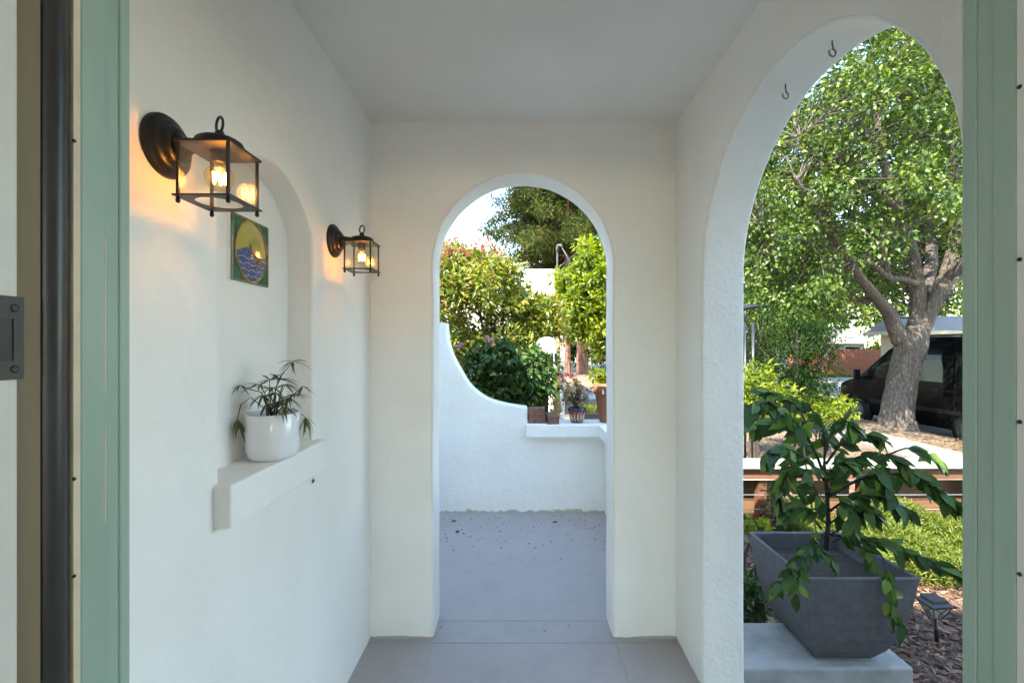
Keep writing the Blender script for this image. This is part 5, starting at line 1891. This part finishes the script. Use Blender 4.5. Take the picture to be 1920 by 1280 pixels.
# windscreen
vs = []
for j in range(9):
    s = 1.18 + (2.15 - 1.18) * j / 8
    for i in range(9):
        f = -0.86 + 1.72 * i / 8
        sec = vsec(s)
        x = sec[-2][0] * f
        vs.append((VX + x, YN - s, VS + sec[-2][1] + 0.03 * (1 - f * f) + 0.012))
fs = [(j * 9 + i, j * 9 + i + 1, (j + 1) * 9 + i + 1, (j + 1) * 9 + i) for j in range(8) for i in range(8)]
MB().add(vs, fs, True).build('windscreen', 'van_glass', van)
for sg in (-1, 1):
    m0 = MB().cbox((VX + sg * 1.19, YN - 1.30, VS + 1.42), (0.17, 0.10, 0.30)).build('wing_mirror', 'van_plastic', van, bevel=0.035, seg=3)
    MB().tube([(VX + sg * 0.97, YN - 1.32, VS + 1.33), (VX + sg * 1.15, YN - 1.31, VS + 1.36)], 0.03, 8).build('mirror_arm', 'van_plastic', m0)
    MB().cbox((VX + sg * 0.80, YN - 0.16, VS + 0.92), (0.22, 0.20, 0.20)).build('headlight', 'lamp_lens', van, bevel=0.05, seg=3)
    MB().cbox((VX + sg * 1.005, YN - 2.15, VS + 1.22), (0.03, 0.16, 0.035)).build('door_handle', 'van_plastic', van, bevel=0.008)
    MB().box(VX + sg * 0.80 - 0.02, VX + sg * 0.80 + 0.02, YN - 5.4, YN - 2.9, VS + 2.47, VS + 2.51).build('roof_rail', 'van_plastic', van, bevel=0.008)
    for yw in (13.27, 9.95):
        X = Matrix.Translation((VX + sg * 0.99, yw, VS + 0.37)) @ Matrix.Rotation(R(90 * sg), 4, 'Y')
        MB().lathe([(0.0, -0.06), (0.44, -0.06), (0.44, 0.008), (0.0, 0.008)], 32, X, close=False).build('wheel_arch', 'van_plastic', van)
        wh = MB().lathe([(0.0, -0.20), (0.35, -0.20), (0.37, -0.17), (0.372, 0.0), (0.35, 0.03), (0.24, 0.03), (0.23, 0.0), (0.0, 0.0)], 36, X, close=False).build('wheel', 'tyre', van)
        MB().lathe([(0.235, 0.012), (0.225, 0.032), (0.19, 0.022), (0.16, 0.010), (0.10, 0.030), (0.07, 0.045), (0.0, 0.046)], 24, X, close=False).build('rim', 'rim', wh)
MB().box(VX - 0.72, VX + 0.72, YN - 0.06, YN + 0.10, VS + 0.34, VS + 0.60).build('bumper', 'van_plastic', van, bevel=0.05, seg=3)

# ------------------------------------------------------------------ houses and the red fence down the street
def house(name, label, x0, x1, y0, y1, eave, ridge, wall, group='houses down the street'):
    h = thing(name, label, 'house', ((x0 + x1) / 2, y0, -0.77), group)
    MB().box(x0, x1, y0, y1, -0.8, eave).build('wall', wall, h)
    o = 0.5
    vs = [(x0 - o, y0 - o, eave - 0.02), (x1 + o, y0 - o, eave - 0.02), (x1 + o, y1 + o, eave - 0.02), (x0 - o, y1 + o, eave - 0.02), (x0 - o * .4, (y0 + y1) / 2, ridge), (x1 + o * .4, (y0 + y1) / 2, ridge)]
    MB().add(vs, [(0, 1, 5, 4), (2, 3, 4, 5), (1, 2, 5), (3, 0, 4), (3, 2, 1, 0)]).build('roof', 'roof_shingle', h)
    MB().box(x0 - o - 0.02, x1 + o + 0.02, y0 - o - 0.04, y0 - o, eave - 0.20, eave + 0.02).build('fascia', 'cream_wall', h)
    MB().box(x0 - o - 0.04, x0 - o, y0 - o, y1 + o, eave - 0.20, eave + 0.02).build('fascia', 'cream_wall', h)
    n = max(2, int((x1 - x0) / 3))
    for k in range(n):
        x = x0 + (x1 - x0) * (k + 0.5) / n
        w_ = MB().box(x - 0.7, x + 0.7, y0 - 0.04, y0 + 0.02, 0.2, 1.4).build('window', 'white_paint', h)
        MB().box(x - 0.62, x + 0.62, y0 - 0.055, y0 - 0.035, 0.28, 1.32).build('pane', 'dark_window', w_)
    return h


house('street_house', 'pale house with a low grey roof behind the red fence', 24.2, 28.0, 37.0, 44.0, 1.75, 3.1, 'pale_wall')
house('street_house', 'cream house with a grey shingle roof rising behind the van', 20.3, 36.0, 24.0, 25.6, 2.15, 3.0, 'cream_wall')
rf = thing('red_fence', 'tall red brown board fence down the street left of the van', 'fence', (24, 33.0, -0.77))
for k in range(46):
    x = 19.5 + k * 0.20
    MB().box(x, x + 0.185, 33.0, 33.03 + 0.01 * (k % 2), -0.77, 1.12 + 0.02 * math.sin(k * 2.7)).build('board', 'red_fence', rf)
MB().box(19.5, 28.7, 32.94, 32.99, -0.77, -0.55).build('kickboard', 'red_fence', rf)
for z in (-0.1, 0.8):
    MB().box(19.5, 28.7, 33.05, 33.10, z, z + 0.09).build('rail', 'red_fence', rf)


def far_tree(label, x, y, zc, r, n, per, size, mat, seed, group='trees down the street'):
    t = thing('background_tree', label, 'tree', (x, y, -0.8), group)
    S = limb_mesh('trunk', [(x, y, -0.9), (x + 0.1, y, zc * 0.4), (x, y, zc), (x, y, zc + r[2] * 0.6)], [0.3, 0.25, 0.16, 0.05], 'bark_street', t, 10, 0.04, seed)
    pts = ellipsoid_points(n, (x, y, zc), r, 0.5)
    mb = MB()
    twigs(mb, S, pts[::3], 0.05, 4)
    mb.build('branches', 'bark_street', t)
    crown(t, 'crown', mat, leaf_cloud(pts, per, rng.uniform(0.5, 1.1, n), size, 0.6, 0.3, out=(x, y, zc - 2)))


far_tree('dark green tree far behind the big tree and the van', 19.0, 22.0, 10.0, (5.5, 4.5, 6.5), 300, 60, 0.30, 'leaf_maple', 3)
far_tree('green tree down the street above the pale house', 19.0, 40.0, 6.5, (6.0, 4.0, 5.2), 200, 60, 0.34, 'leaf_street', 5)
far_tree('tall green tree behind the cream house roof', 33.0, 40.0, 7.0, (7.0, 4.0, 5.0), 200, 60, 0.36, 'leaf_street', 6)
far_tree('green tree behind the dark maple at the left of the wide arch', 11.0, 20.5, 4.4, (3.6, 3.0, 3.6), 240, 64, 0.22, 'leaf_street', 8)
shrub('hedge_shrub', 'light green hedge beside the pale house down the street', (27.6, 34.6, 0.8), (1.5, 0.8, 1.3), 60, 60, 0.22, 'leaf_lime', 0.5, spread=0.4)
far_tree('low spreading tree far beyond the garden, left of the redwood trunks, added to darken the van', -9.0, 40.0, 3.2, (5.5, 3.0, 4.0), 160, 60, 0.34, 'leaf_maple', 11, 'trees added beyond the garden')  # three far trees added so the van side reflects something dark
far_tree('low spreading tree far beyond the garden, behind the redwood trunks, added to darken the van', 1.5, 43.0, 2.8, (6.0, 3.0, 3.8), 170, 60, 0.34, 'leaf_maple', 12, 'trees added beyond the garden')
far_tree('low spreading tree far beyond the garden, right of the redwood trunks, added to darken the van', 10.0, 41.0, 3.0, (4.5, 3.0, 4.0), 150, 60, 0.34, 'leaf_maple', 13, 'trees added beyond the garden')
